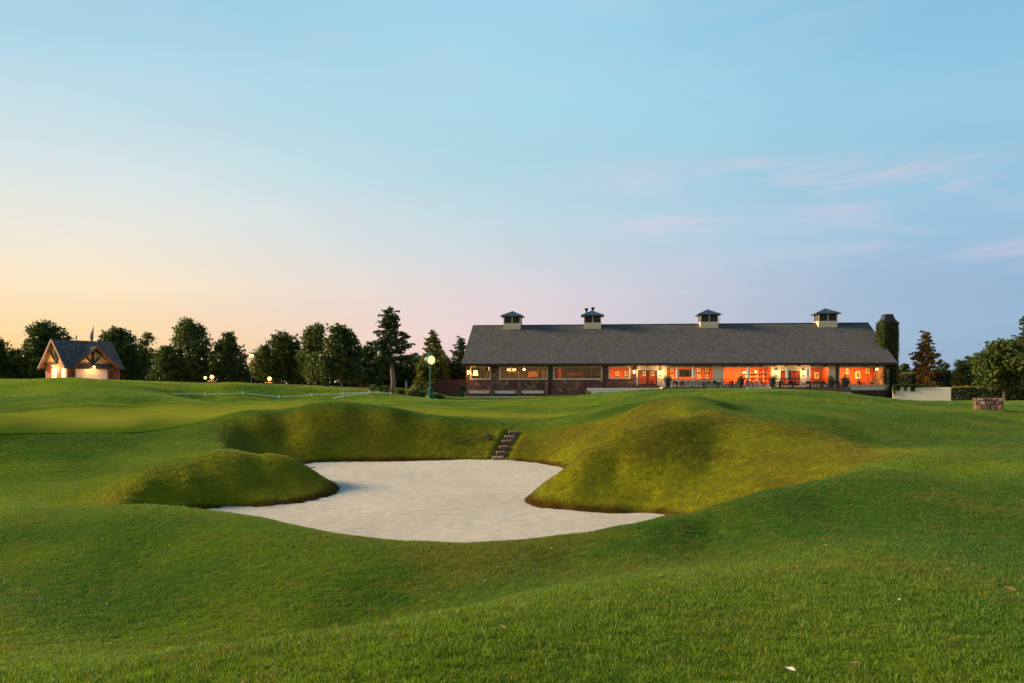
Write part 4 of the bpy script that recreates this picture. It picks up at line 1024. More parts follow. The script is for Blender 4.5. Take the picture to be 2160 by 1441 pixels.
tree(662, 812, 120, 681, 84, 'olive', 11, 'mid green tree with pale forked trunk left of the darkest tree', crown_low=.22)
tree(668, 814, 110, 745, 60, 'olive', 12, 'small bright green tree in front of the forked tree', crown_low=.3)
tree(722, 822, 104, 682, 104, 'dark', 13, 'darkest and largest tree of the middle group on a straight trunk', crown_low=.2)
tree(776, 816, 118, 728, 76, 'dark', 14, 'dark tree filling the gap left of the tall pine')
tree(800, 818, 140, 748, 110, 'dark', 15, 'wide dark tree behind the trunk of the tall pine', crown_low=.1)
tree(868, 816, 140, 752, 96, 'dark', 16, 'dark bushy tree behind the closed parasol', crown_low=.08)
tree(926, 812, 142, 750, 84, 'olive', 17, 'olive bushy tree behind the street clock post', crown_low=.08)
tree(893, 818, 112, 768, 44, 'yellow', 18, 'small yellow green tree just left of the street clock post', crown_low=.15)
pine(829, 100, 822, 655, 96, 'pine', 21, 'tall pine with bare mottled trunk in front of the dark trees', crown_low=.38, taper=1.18, dens=1.7, lean=-.5, tr=.30)
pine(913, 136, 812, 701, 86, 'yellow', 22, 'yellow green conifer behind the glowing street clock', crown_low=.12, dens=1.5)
pine(972, 142, 812, 716, 76, 'pine', 23, 'dark pine half hidden behind the left end of the clubhouse roof', crown_low=.12, dens=1.3)
# ---- trees on the right
pine(1953, 122, 818, 703, 96, 'lamplit', 24, 'rust pine behind the cream garden wall, lamplight in its needle colour', crown_low=.10, dens=1.15, taper=1.05)
pine(1908, 132, 818, 770, 60, 'pine', 25, 'low dark pine between the chimney and the lamplit pine', crown_low=.05, dens=1.5)
pine(1992, 128, 820, 772, 62, 'pine', 26, 'low dark pine just right of the lamplit pine', crown_low=.05, dens=1.4)
tree(2048, 838, 118, 764, 92, 'olive', 27, 'low spreading tree above the right part of the hedge', crown_low=.1)
tree(2030, 838, 136, 757, 44, 'dark', 28, 'small tree top just left of the spreading oak', crown_low=.1)
tree(2119, 846, 92, 716, 132, 'olive', 29, 'spreading oak with a pale bare trunk behind the stone block', crown_low=.46, n_l=1.0, openness=.12)
tree(2168, 842, 104, 728, 96, 'olive', 30, 'dark spreading tree at the right edge beside the oak', crown_low=.15)
pine(2168, 116, 842, 668, 90, 'pine', 31, 'tall dark pine cut by the right edge of the view', crown_low=.35, dens=1.2)
tree(2215, 842, 120, 700, 120, 'dark', 32, 'dark tree just outside the right edge behind the tall pine')
tree(2078, 840, 124, 742, 84, 'dark', 33, 'dark tree behind the left side of the spreading oak', crown_low=.1)
tree(2146, 842, 126, 708, 96, 'dark', 34, 'dark tree filling the gap between the oak and the right edge pine', crown_low=.1)
# far woods that read as one dark mass
def mass(name, label, segs, seed, kind='dark', size=.6):
    rs = np.random.RandomState(seed); C = []
    for (p0, p1, d, pt) in segs:
        w = (p1-p0)/F*d; h = (HZ-pt)/F*d+1.2; n_ = int(w*h*34)
        px = rs.uniform(p0, p1, n_); dd = d+rs.uniform(-4, 4, n_); x = (px-CXP)/F*dd
        hh = 1.2+h*(.80+.20*np.sin(x*.35+seed)*np.sin(x*.13+1)+.16*np.sin(x*1.3))
        z = EYE-1.2-.5+rs.uniform(0, 1, n_)**.8*hh; C.append(np.stack([x, dd, z], 1))
    C = np.concatenate(C); V, Q_ = quads_leaf(C, size, rs); o = arr_mesh(name, V, Q_, ML[kind]); tag(o, label, 'woods', kind='stuff'); return o
mass('undergrowth', 'dark undergrowth and far woods behind the left trees', [(-500,0,160,740),(0,330,148,752),(330,560,150,756),(560,760,146,752),(740,985,146,752)], 41)
mass('undergrowth', 'dark undergrowth and far woods right of the clubhouse', [(1850,2060,140,786),(2040,2500,132,764)], 42)
mass('woods', 'far woods on the horizon behind the clubhouse', [(900,1950,420,795)], 43, size=1.6)

# ---- ivy on the chimney, corner and garden wall
def ivy(name, label, boxes, seed, size=.17, dens=95, kind='ivy', cat='ivy', mat=None):
    rs = np.random.RandomState(seed); C = []
    for (u0, u1, v0, v1, z0, z1, loc) in boxes:
        for face in range(5):
            a_ = [(u1-u0)*(z1-z0), (v1-v0)*(z1-z0), (v1-v0)*(z1-z0), (u1-u0)*(v1-v0), (u1-u0)*(z1-z0)][face]; n_ = int(a_*dens)
            uu = rs.uniform(u0, u1, n_); vv = rs.uniform(v0, v1, n_); zz = rs.uniform(z0, z1, n_)
            o_ = np.abs(rs.normal(size=n_))*.10+.05*np.sin(zz*2.3+uu*3)+.03
            if face == 0: vv = v0-o_
            if face == 1: uu = u0-o_
            if face == 2: uu = u1+o_
            if face == 3: zz = z1+o_
            if face == 4: vv = v1+o_
            if loc: C.append(np.stack([BX+uu*CT+vv*ST, BY-uu*ST+vv*CT, zz], 1))
            else: C.append(np.stack([uu, vv, zz], 1))
    C = np.concatenate(C); V, Q_ = quads_leaf(C, size, rs, 0, 1.2); o = arr_mesh(name, V, Q_, mat or ML[kind]); tag(o, label, cat); return o
ivy('ivy', 'thick green ivy covering the tall chimney at the right end', [(cu0-.1, cu1+.05, 2.95, 5.45, 1.2, zc+.05, True)], 51, dens=150)
ivy('ivy', 'dark ivy covering the right corner of the clubhouse under the eave', [(U(1871), UR+.5, -.25, 1.2, 1.2, EZ-.3, True)], 52, dens=130, kind='hedge')
rs = np.random.RandomState(53); C = []
wd_ = (GWB-GWA); nrm_ = Vector((wd_.y, -wd_.x, 0)).normalized()
for k in range(900):
    t_ = rs.rand()**1.5*.62; hang = abs(rs.normal())*(.12 if t_ > .08 else .55); p = GWA+wd_*t_+nrm_*(.08+.1*rs.rand())*(1 if rs.rand() < .6 else -3); C.append((p.x, p.y, p.z+.22-hang+.1*rs.rand()))
for t0 in (.02,.10,.22,.33,.36):
    for k in range(40): q = rs.rand(); p = GWA+wd_*(t0+.012*rs.normal())+nrm_*.08; C.append((p.x, p.y, p.z-q*(.55 if t0 > .05 else 1.0)))
V, Q_ = quads_leaf(np.array(C), .17, rs); tag(arr_mesh('ivy', V, Q_, ML['ivy']), 'trailing ivy hanging over the top of the cream garden wall', 'ivy')
# hedge
def hedge(px0, px1, d0, d1, pt, pb, th, seed, label, topk='hedge', kind='hedge', name='hedge', cat='hedge'):
    a = P(px0, pt, d0); b = P(px1, pt, d1); zb_ = min(P(px0, pb, d0).z, P(px1, pb, d1).z)-.3; L = (b-a).length
    root = empty(name, (a.x, a.y, zb_), math.atan2(b.y-a.y, b.x-a.x), label, cat); rs = np.random.RandomState(seed); H = min(a.z, b.z)-zb_
    C = []; n_ = int(L*H*75); C.append(np.stack([rs.uniform(0, L, n_), -np.abs(rs.normal(size=n_))*.09, rs.uniform(0, H, n_)], 1)); C.append(np.stack([rs.uniform(0, L, n_), th+np.abs(rs.normal(size=n_))*.09, rs.uniform(0, H, n_)], 1))
    n_ = int(th*H*90); C.append(np.stack([-np.abs(rs.normal(size=n_))*.09, rs.uniform(0, th, n_), rs.uniform(0, H, n_)], 1)); C.append(np.stack([L+np.abs(rs.normal(size=n_))*.09, rs.uniform(0, th, n_), rs.uniform(0, H, n_)], 1))
    C = np.concatenate(C); V, Q_ = quads_leaf(C, .17, rs); arr_mesh('foliage', V, Q_, ML[kind], root)
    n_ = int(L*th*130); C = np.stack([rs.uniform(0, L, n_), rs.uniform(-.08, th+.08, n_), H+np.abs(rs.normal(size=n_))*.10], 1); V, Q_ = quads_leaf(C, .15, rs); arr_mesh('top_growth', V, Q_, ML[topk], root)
    MB().box(.05, L-.05, .05, th-.05, -.3, H-.08).build('core', M('hedge_twigs', (.02,.018,.01)), root); return root
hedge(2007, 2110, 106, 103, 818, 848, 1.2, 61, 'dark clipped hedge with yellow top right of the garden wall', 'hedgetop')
hedge(2112, 2300, 103, 100, 819, 848, 1.2, 62, 'dark hedge running on to the right behind the oak trunk')
hedge(1899, 1921, 112, 111, 789, 846, 1.6, 63, 'tall dark clipped bush with lamplight coloured into its yellow top beside the chimney', 'hedgetop', name='clipped_bush', cat='bush')  # lamplight on the top is put into its yellow leaf colour
point('assumed_garden_light', P(1932, 806, 117), 420, (1, .55, .2), .2)  # assumed light from an unseen lamp, added for the orange glow on the pine
gl = empty('assumed_garden_lamp', P(1932, 806, 117), 0, 'low garden flood lamp assumed behind the cream wall, unseen, added to light the lamplit pine', 'lamp')  # unseen fixture, assumed as the source of that glow
MB().bar((0,0,-2.2), (0,0,-.3), .08).box(-.15,.15,-.15,.15,-.34,-.28).build('post', MBLACK, gl)

# ---- ornamental grasses and flower pots at the clubhouse steps
def ograss(px, d, py_base, h, seed, label, kind='straw', n_=230, rad=.55):
    rs = np.random.RandomState(seed); b = P(px, py_base, d); gz = T1(b.x, b.y)
    r = rad*np.sqrt(rs.rand(n_))*.35; th = rs.rand(n_)*6.28; out = rs.uniform(.3, 1.0, n_)*rad; hh = h*rs.uniform(.55, 1.05, n_)
    cs, sn = np.cos(th), np.sin(th); w = .022; z = np.zeros(n_)
    p0 = np.stack([r*cs, r*sn, z-.1], 1); p1 = np.stack([(r+out*.35)*cs, (r+out*.35)*sn, hh*.7], 1); p2 = np.stack([(r+out)*cs, (r+out)*sn, hh*.92], 1)
    sd_ = np.stack([-sn, cs, z], 1)*w
    V = np.concatenate([np.stack([p0-sd_, p0+sd_, p1+sd_, p1-sd_], 1), np.stack([p1-sd_, p1+sd_, p2+sd_*.3, p2-sd_*.3], 1)]).reshape(-1, 3)
    o = arr_mesh('ornamental_grass', V, np.arange(len(V)).reshape(-1, 4), ML[kind], None, loc=(b.x, b.y, gz)); tag(o, label, 'grass clump', 'ornamental grasses between the pine and the clubhouse steps'); return o
gs = [(786,101,823,.9,'straw','leftmost low straw clump beside the stone wall end'),(803,100,824,.8,'olive','green clump just left of the tall pine trunk'),(815,101,822,1.0,'straw','straw clump touching the tall pine trunk'),
 (838,99,824,.9,'straw','straw clump just right of the pine trunk'),(849,99,824,.8,'olive','green clump left of the closed white parasol'),(862,98,825,1.0,'straw','straw clump at the foot of the closed white parasol'),
 (872,99,822,1.3,'straw','tall pale plumes right of the closed parasol'),(880,100,822,1.5,'straw','tallest pale plumes midway to the street clock'),(888,98,825,.9,'olive','round green clump midway to the street clock'),
 (897,99,822,1.2,'straw','feathery clump left of the street clock base'),(906,97,826,.8,'yellow','yellow clump in front of the street clock base'),(915,98,824,.9,'straw','straw clump right of the street clock base'),
 (925,97,827,.8,'olive','green mound right of the street clock'),(933,98,827,.7,'straw','last clump beside the red brick steps')]
for i, (px, d, py, h, k, lb) in enumerate(gs): ograss(px, d, py, h, 70+i, lb, k)
for i, (px, lb) in enumerate(((1241,'straw tuft in front of the stone wall at the start of the white low wall'),(1268,'small straw tuft before the white low wall'))):
    o = ograss(px, 108, 830, [.9,.6][i], 90+i, lb, 'straw'); 
def meadow_strip(px0, px1, d, seed):
    rs = np.random.RandomState(seed); x = (rs.uniform(px0, px1, 900)-CXP)/F*d; y = d+rs.uniform(-.9, .5, 900); z = T(x, y); n_ = 900
    hh = rs.uniform(.2, .6, n_); lx = rs.normal(size=n_)*.12; w = .02
    V = np.stack([np.stack([x-w, y, z], 1), np.stack([x+w, y, z], 1), np.stack([x+lx+w*.4, y, z+hh], 1), np.stack([x+lx-w*.4, y, z+hh], 1)], 1).reshape(-1, 3)
    o = arr_mesh('dry_grass', V, np.arange(len(V)).reshape(-1, 4), ML['straw']); tag(o, 'strip of long dry grass along the foot of the terrace', 'grass', kind='stuff')
meadow_strip(1400, 1572, 107.5, 95)
# ------------------------------------------------------------------ small garage on the hill
MWOODW = M('brown_wood_wall', (.30,.085,.035), (.20,.06,.028), 3, .75, .15, stretch=(6,6,.5))
MTIMB = M('dark_timber', (.055,.028,.018), (.04,.02,.014), 3, .7)
MPLAST = M('tan_stucco', (.74,.50,.23), (.66,.44,.19), 2, .85, .1)
MGDOOR = M('white_garage_door', (.74,.70,.64), (.70,.66,.60), 2, .5)
MSHG = MSHINGLE
MRED = M('red_brown_rake', (.28,.07,.03), (.20,.05,.02), 3, .6)
ga = R(31.9); GO = P(142, 810, 100.0)
gz0 = 3.30; GRZ = math.pi/2-ga      # local x runs along the long side, local y to the left along the gable side
gar = empty('garage', (GO.x, GO.y, gz0), GRZ, 'small timber and stucco garage with grey roof on the hill', 'garage')
def GW(x, y, z): 
    c_, s_ = math.cos(GRZ), math.sin(GRZ); return Vector((GO.x+x*c_-y*s_, GO.y+x*s_+y*c_, gz0+z))
GL, GD = 7.0, 5.1; GE = EYE+42/F*100-gz0-.02; GR = EYE+(HZ-716)/F*101.3-gz0
print('garage eave', GE, GR)
dz1 = GE-.35
# long side wall with the big door, gable side with two doors
m_ = MB(); a, b = 1.28, 5.62
dA, dB = 1.05, 5.30
m_.box(0, dA, 0, .25, -.5, GE); m_.box(dB, GL, 0, .25, -.5, GE); m_.box(dA, dB, 0, .25, dz1-.12, GE); m_.build('wall', MWOODW, gar)
m_ = MB(); g = [(.55, 2.25), (3.05, 4.85)]
g = [(.35,1.70),(2.50,3.85)]
m_.box(0, .25, .252, g[0][0], -.5, GE); m_.box(0, .25, g[0][1], g[1][0], -.5, GE); m_.box(0, .25, g[1][1], GD, -.5, GE)
for q in g: m_.box(0, .25, q[0], q[1], dz1-.12, GE)
m_.build('wall', MWOODW, gar)
MB().box(GL-.25, GL, .252, GD, -.5, GE).box(.252, GL-.252, GD-.25, GD, -.5, GE).build('wall', MWOODW, gar)
for x0, x1 in ((.62, .98), (5.40, 5.95)):
    MB().box(x0, x1, -.10, -.002, -.5, 1.95).build('stone_pier', MSTONE2, gar)
def gdoor(x0, x1, axis_, label):
    r = MB(); H_ = dz1-.14
    d = MB().box(x0+.01, x1-.01, .10, .14, -.1, H_) if axis_ == 'x' else MB().box(.10, .14, x0+.01, x1-.01, -.1, H_)
    dr = d.build('garage_door', MGDOOR, gar)
    n_ = 5; h_ = H_/n_
    for k in range(n_):
        z0 = k*h_+.02; z1 = (k+1)*h_-.02
        (MB().box(x0+.03, x1-.03, .065, .099, z0, z1) if axis_ == 'x' else MB().box(.065, .099, x0+.03, x1-.03, z0, z1)).build('door_panel', MGDOOR, dr, bevel=.012)
    return dr
gdoor(dA, dB, 'x', ''); gdoor(g[0][0], g[0][1], 'y', ''); gdoor(g[1][0], g[1][1], 'y', '')
# gable in stucco (on the short side) with timbers
hm = GD/2
def tri(pts, th, mat, name):
    vs = [Vector(p) for p in pts]; n_ = (vs[1]-vs[0]).cross(vs[2]-vs[0]).normalized()*th; k = len(vs)
    vs2 = vs+[v+n_ for v in vs]; fs = [tuple(range(k)), tuple(reversed(range(k, 2*k)))]+[(i, (i+1) % k+0, (i+1) % k+k, i+k) for i in range(k)]
    return MB().add(vs2, fs).build(name, mat, gar)
tri([(.02,0,GE+.003),(.02,GD,GE+.003),(.02,hm,GR-.18)], .2, MPLAST, 'gable')
tri([(GL-.02,0,GE+.003),(GL-.02,hm,GR-.18),(GL-.02,GD,GE+.003)], .2, MPLAST, 'gable')
m_ = MB(); X = -.06
def timb(p, q, w=.2): m_.bar((X, *p), (X, *q), .10, w)
for p, q, w in (((.1, GE), (GD-.1, GE), .34), ((hm, GE+.15), (hm, GR-.35), .20), ((hm, GE+.2), (hm-1.05, GE+1.5), .20), ((hm, GE+.2), (hm+1.05, GE+1.5), .20)):
    MB().bar((X, *p), (X, *q), .10, w, up=(1,0,0)).build('timber', MTIMB, gar) if p[0] != q[0] else MB().box(X-.05, X+.05, p[0]-w/2, p[0]+w/2, p[1], q[1]).build('timber', MTIMB, gar)
# main roof
def roof_slab(name, pts, th, mat):
    vs = [Vector(p) for p in pts]; lo = [v-Vector((0,0,th)) for v in vs]; k = len(vs)
    return MB().add(vs+lo, [tuple(range(k)), tuple(reversed(range(k, 2*k)))]+[(i, i+k, (i+1) % k+k, (i+1) % k) for i in range(k)]).build(name, mat, gar)
ox, oy = .60, .50; slp = (GR-GE)/hm; ze = GE-oy*slp*.62
ze = GE-.42
roof_slab('roof', [(-ox,-oy,ze),(GL+ox*.6,-oy,ze),(GL+ox*.6,hm,GR),(-ox,hm,GR)], .16, MSHG)
roof_slab('roof', [(-ox,hm,GR),(GL+ox*.6,hm,GR),(GL+ox*.6,GD+oy,ze),(-ox,GD+oy,ze)], .16, MSHG)
for p, q in (((-ox-.04,-oy-.05,ze-.08),(-ox-.04,hm,GR-.06)), ((-ox-.04,hm,GR-.06),(-ox-.04,GD+oy+.05,ze-.08))): MB().bar(p, q, .07, .26).build('bargeboard', MRED, gar)
# cross gable over the big door
cx = (dA+dB)/2+.05; cw = 2.95; cr = EYE+(HZ-731)/F*102-gz0; cy = -1.0; rzc = cr; rbz = GE-.30
ym = -oy+(rzc-ze)/((GR-ze)/(hm+oy))
roof_slab('roof', [(cx-cw,cy,rbz),(cx,cy,rzc),(cx,ym,rzc+.02),(cx-cw,-oy+(rbz-ze)/((GR-ze)/(hm+oy)),rbz+.02)][::-1], .14, MSHG)
roof_slab('roof', [(cx,cy,rzc),(cx+cw,cy,rbz),(cx+cw,-oy+(rbz-ze)/((GR-ze)/(hm+oy)),rbz+.02),(cx,ym,rzc+.02)][::-1], .14, MSHG)
tri([(cx-cw+.5,-.02,GE+.05),(cx+cw-.5,-.02,GE+.05),(cx,-.02,rzc-.2)], -.02, MPLAST, 'gable')
for p, q in (((cx-cw,cy-.04,rbz-.06),(cx,cy-.04,rzc-.05)), ((cx,cy-.04,rzc-.05),(cx+cw,cy-.04,rbz-.06))): MB().bar(p, q, .07, .20).build('bargeboard', MRED, gar)
for k, (x0, z0, x1, z1, w) in enumerate(((cx-cw+.55,GE-.05,cx+cw-.55,GE-.05,.36),(cx,GE+.1,cx,rzc-.25,.28),(cx,GE+.12,cx-.85,GE+.95,.24),(cx,GE+.12,cx+.85,GE+.95,.24))):
    if x0 == x1: MB().box(x0-w/2, x0+w/2, -.16, -.05, z0, z1).build('timber', MTIMB, gar)
    else: MB().bar((x0,-.115-.002*k,z0), (x1,-.115-.002*k,z1), .10, w).build('timber', MTIMB, gar)
def glamp(loc, rz, label, off):
    r = empty('garage_lamp', loc, rz, label, 'wall lantern'); MB().lathe([(.22,.10),(.05,.22)], 10).bar((0,0,.2),(0,.2,.2),.04).build('shade', MBLACK, r); MB().ball((0,0,.02), .13, 10, 7).build('bulb', MLAMP, r)
    point('garage_light', loc+off, 300, (1,.42,.10), .12)
glamp(GW(cx, -.38, GE-.28), GRZ, 'glowing lamp under the front gable over the wide garage door', Vector((.02,-.18,-.22)))
glamp(GW(-.38, hm, GE-.20), GRZ+R(90), 'glowing lamp between the two narrow doors of the garage gable', Vector((-.1,-.15,-.2)))
# flag and pole beside the roof
fp = P(193.5, 810, 118); r = empty('flagpole', (fp.x, fp.y, 3.3), 0, 'thin flagpole with furled flag behind the garage roof', 'flagpole')
zt_ = EYE+(HZ-690)/F*118-3.3
MB().tube([(0,0,-.3),(.25,0,zt_)], [.05,.03], 6).ball((.25,0,zt_+.04), .07).build('pole', MBLACK, r)
rs = np.random.RandomState(4); m_ = MB(); pts_ = []
for k in range(9): pts_.append((.18+.03*k-.35*math.sin(k*.35)*.6-.03*k, .05*math.sin(k*2), zt_-.25-k*.22))
m_.tube([(.22,0,zt_-.15),(.12,.03,zt_-.6),(.02,-.03,zt_-1.1),(-.06,.03,zt_-1.6),(-.02,0,zt_-2.1)], [.03,.14,.22,.24,.10], 7).build('flag', M('furled_flag', (.05,.04,.06), (.35,.30,.30), 6, .8, stretch=(8,8,1)), r)
b_ = P(161, 810, 112); r = empty('sign_post', (b_.x, b_.y, 3.3), 0, 'slim pole with small blue tip showing above the garage ridge', 'post'); z_ = EYE+(HZ-708)/F*112-3.3
MB().tube([(0,0,-.3),(0,0,z_-.5)], .04, 6).build('pole', MBLACK, r); MB().box(-.07,.07,-.04,.04,z_-.5,z_).build('blue_tip', M('blue_paint', (.05,.16,.35)), r)

# ------------------------------------------------------------------ low red stone wall behind the hill
def stone_wall(name, pts_, label, h=.55, seed=1, th=.5):
    rs = np.random.RandomState(seed); root = empty(name, (0,0,0), 0, label, 'wall'); core = MB(); st = MB(); cap = MB()
    for i in range(len(pts_)-1):
        a = P(*pts_[i]); b = P(*pts_[i+1]); L = math.hypot(b.x-a.x, b.y-a.y); d = Vector((b.x-a.x, b.y-a.y, 0))/L; nn = Vector((-d.y, d.x, 0))
        core.bar(Vector((a.x,a.y,a.z-.9)), Vector((b.x,b.y,b.z-.9)), th*.8, 1.6)
        x = 0
        while x < L:
            w = rs.uniform(.3, .75); f = (x+w/2)/L; c_ = a+(b-a)*f
            zz = -.02
            while zz > -h-.2:
                hh = rs.uniform(.14, .26); p = c_-nn*(th*.42+rs.uniform(0,.05))+Vector((0,0,zz-hh/2)); s0 = p-d*w*.46; s1 = p+d*w*.46; st.bar(s0, s1, .14, hh*.9); zz -= hh
            cap.bar(c_-d*w*.47+Vector((0,0,.03)), c_+d*w*.47+Vector((0,0,.03+rs.uniform(0,.05))), th*rs.uniform(.9,1.05), .12); x += w
    core.build('mortar', MDARKTRIM, root); o = st.build('facing_stones', MREDST, root); tag(o, kind='stuff'); o = cap.build('cap_stones', MREDST, root); tag(o, kind='stuff')
    return root
t = NT('red_sandstone'); g_ = t.n('ShaderNodeNewGeometry'); rp = t.n('ShaderNodeValToRGB'); e_ = rp.color_ramp
for i, c_ in enumerate([(.24,.085,.055), (.38,.17,.11), (.30,.11,.08), (.46,.28,.20)]):
    q = e_.elements[i] if i < 2 else e_.elements.new(.5); q.position = i/3; q.color = (*c_, 1)
t.l(g_.outputs['Random Per Island'], rp.inputs[0]); nn_ = t.noise(t.coord(), 9, 4); t.pbr(t.mix(t.rng(nn_, .3, .7, 0, .5), rp.outputs[0], (.14,.07,.055)), .9, t.bump(nn_, .4, .03), .2); MREDST = t.m
stone_wall('stone_wall', [(-60,806.5,98),(120,806.0,99),(225,805.5,99),(320,806.5,100),(440,808.5,101),(560,810.5,102),(640,813,103)], 'low wall of red sandstone along the left tree line', seed=5)
stone_wall('stone_wall', [(642,814.5,103),(690,816.5,103),(740,818.5,102),(778,820.5,101)], 'end stretch of the red sandstone wall near the tall pine', seed=6, h=.7)
bx_ = P(686, 817, 100); tag(MB().box(-.4,.4,-.3,.3,0,.42).box(-.45,.45,-.35,.35,.421,.48).build('utility_box', MBLACK, None, (bx_.x, bx_.y, T1(bx_.x, bx_.y)), bevel=.02), 'low dark utility box in front of the red stone wall', 'box')
# lamps on the wall
def pier_lamp(px, py, d, label):
    c_ = P(px, py, d); gz = T1(c_.x, c_.y); r = empty('pillar_lamp', (c_.x, c_.y, gz), 0, label, 'lamp', 'globe lamps on red stone pillars'); h = c_.z-gz
    MB().box(-.38,.38,-.38,.38,-.4,max(.3,h-.55)).build('pillar', MREDST, r); MB().box(-.45,.45,-.45,.45,max(.3,h-.55)+.002,max(.3,h-.55)+.1).build('cap_stone', MREDST, r)
    MB().ball((0,0,h), .25, 14, 9).build('globe', MLAMPS2, r); MB().lathe([(.12,max(.3,h-.55)+.10),(.07,h-.28)], 8).build('base', MBLACK, r)
    point('globe_light', (c_.x, c_.y-.5, c_.z+.15), 260, (1,.50,.16), .3)
MLAMPS2 = emit_mat('globe_glow', (1.0, .46, .12), 3.4)
pier_lamp(447, 795.5, 104, 'left glowing globe lamp on a pillar under the spreading tree'); pier_lamp(568.5, 799, 104, 'right glowing globe lamp on a pillar below the street lamp')
c_ = P(530.5, 750, 108); gz = T1(c_.x, c_.y); r = empty('street_lamp', (c_.x, c_.y, gz), 0, 'tall black street lamp with glowing amber globe between two trees', 'street lamp')
h = c_.z-gz; MB().tube([(0,0,-.3),(0,0,.5),(0,0,.55),(0,0,h-.3)], [.12,.11,.07,.05], 8).lathe([(.16,h-.3),(.20,h-.22)], 10).build('post', MBLACK, r); MB().ball((0,0,h), .27, 14, 9).build('globe', MLAMPS2, r); MB().lathe([(.26,h+.15),(.08,h+.36),(.02,h+.5)], 10).build('cap', MBLACK, r)
point('street_light', (c_.x, c_.y-.45, c_.z), 420, (1,.62,.24), .3)
for px, py in ((432.5,797),(436,794.5)): pass
c_ = P(433, 797, 120); r = empty('far_lamp', c_, 0, 'small yellow lamp shining through the leaves left of the globe lamp', 'lamp'); MB().ball((0,0,0), .20).build('bulb', MLAMPS, r); MB().bar((0,0,-.15),(0,0,-1.8),.08).build('post', MBLACK, r)
# low houses far behind the trees
def far_house(px0, px1, d, py_e, py_r, label, mat, win=None):
    a = P(px0, py_e, d); b = P(px1, py_e, d); gz = 3.0; r = empty('far_house', ((a.x+b.x)/2, d, gz), 0, label, 'house'); w = (b.x-a.x)/2; e_ = a.z-gz; rz_ = P(px0, py_r, d).z-gz
    MB().box(-w, w, 0, 8, -.6, e_).build('wall', mat, r)
    MB().add([(-w-.4,-.5,e_),(w+.4,-.5,e_),(w+.4,8.5,e_),(-w-.4,8.5,e_),(-w*.75,4,rz_),(w*.75,4,rz_)], [(0,1,5,4),(1,2,5),(2,3,4,5),(3,0,4),(3,2,1,0)]).build('roof', MMETROOF, r)
    if win:
        q = MB().box(win[0]-.9, win[0]+.9, -.08, -.01, e_-1.6, e_-.2).build('window', MGDOOR, r); MB().box(win[0]-.75, win[0]+.75, -.12, -.085, e_-1.5, e_-.3).build('pane', M('pale_blind', (.55,.6,.62)), q)
far_house(480, 500, 150, 803, 788, 'low blue grey roof seen between the trunks left of the street lamp', MTAUPE)
far_house(352, 392, 150, 800, 790, 'low blue grey building behind the spreading tree trunk', MTAUPE)
far_house(530, 562, 150, 797, 786, 'low house with white window right of the street lamp post', MTAUPE, (0.3,))

# ------------------------------------------------------------------ street clock
c_ = P(909, 759.5, 95); base = P(907, 818, 95.2); gz = T1(base.x, base.y); MGRN = M('green_cast_iron', (.010,.085,.060), (.008,.06,.045), 4, .4)
r = empty('street_clock', (c_.x-.1, 95.2, gz), R(38), 'green cast iron street clock with glowing round face', 'street clock'); h = c_.z-gz
MB().box(-.42,.42,-.42,.42,-.3,.35).lathe([(.40,.352),(.40,.5),(.32,.62),(.33,1.25),(.24,1.4),(.13,1.52)], 8).build('pedestal', MGRN, r)
MB().lathe([(.12,1.522),(.105,h-.95),(.17,h-.9),(.13,h-.8),(.20,h-.62),(.24,h-.52)], 12).build('post', MGRN, r)
def disc(r0, r1, y0, y1, n_=28):
    vs = []; 
    for k in range(n_):
        t_ = 2*math.pi*k/n_
        for rr, yy in ((r0,y0),(r1,y0),(r1,y1),(r0,y1)): vs.append((rr*math.cos(t_), yy, h+rr*math.sin(t_)))
    fs = [(4*k+j, 4*k+(j+1)%4, 4*((k+1)%n_)+(j+1)%4, 4*((k+1)%n_)+j) for k in range(n_) for j in range(4)]; return vs, fs
hd = MB().add(*disc(.50,.66,-.27,.27)).build('housing', MGRN, r); bm = MB(); bm.tube([(0,-.22,h),(0,.22,h)], .50, 28); fc = bm.build('clock_face', emit_mat('clock_face_glow', (1,.64,.25), 1.25), r)
MB().lathe([(.16,h+.64),(.22,h+.72),(.08,h+.82),(.05,h+.98),(.01,h+1.1)], 10).build('finial', MGRN, r)
for k in range(12):
    t_ = k*math.pi/6; MB().bar((.37*math.sin(t_),-.232,h+.37*math.cos(t_)), (.45*math.sin(t_),-.232,h+.45*math.cos(t_)), .035, .02, up=(0,1,0)).build('hour_mark', MDARKTRIM, fc)
MB().bar((0,-.245,h-.05),(.04,-.245,h+.34),.03,.015,up=(0,1,0)).build('minute_hand', MBLACK, fc); MB().bar((0,-.262,h-.04),(.03,-.262,h-.25),.045,.015,up=(0,1,0)).build('hour_hand', MBLACK, fc)
point('clock_light', (c_.x+.35, 94.4, c_.z), 60, (1,.6,.25), .3)

# ------------------------------------------------------------------ low white rail fence
MWR = M('white_fence', (.82,.74,.64), (.70,.62,.52), 4, .5)
pp = [(433,838,82),(512,837.5,83),(588,837,84),(657,835,86),(723,833,89),(779,831,92),(824,829,95)]
fr = empty('rail_fence', P(*pp[0]), 0, 'low white rail fence crossing the fairway to the tall pine', 'fence'); O_ = P(*pp[0]); tops = []
for i, q in enumerate(pp):
    c_ = P(*q); g_ = T1(c_.x, c_.y); zt_ = max(g_+.26, c_.z+.04); tops.append(Vector((c_.x, c_.y, zt_-.09)))
    MB().box(-.06,.06,-.06,.06,g_-zt_-.1,0).lathe([(.07,.002),(.08,.04),(.02,.07)], 4).build('post', MWR, fr, Vector((c_.x, c_.y, zt_))-O_)
for i in range(len(tops)-1): MB().bar(tops[i]-O_, tops[i+1]-O_, .045, .075).build('rail', MWR, fr)
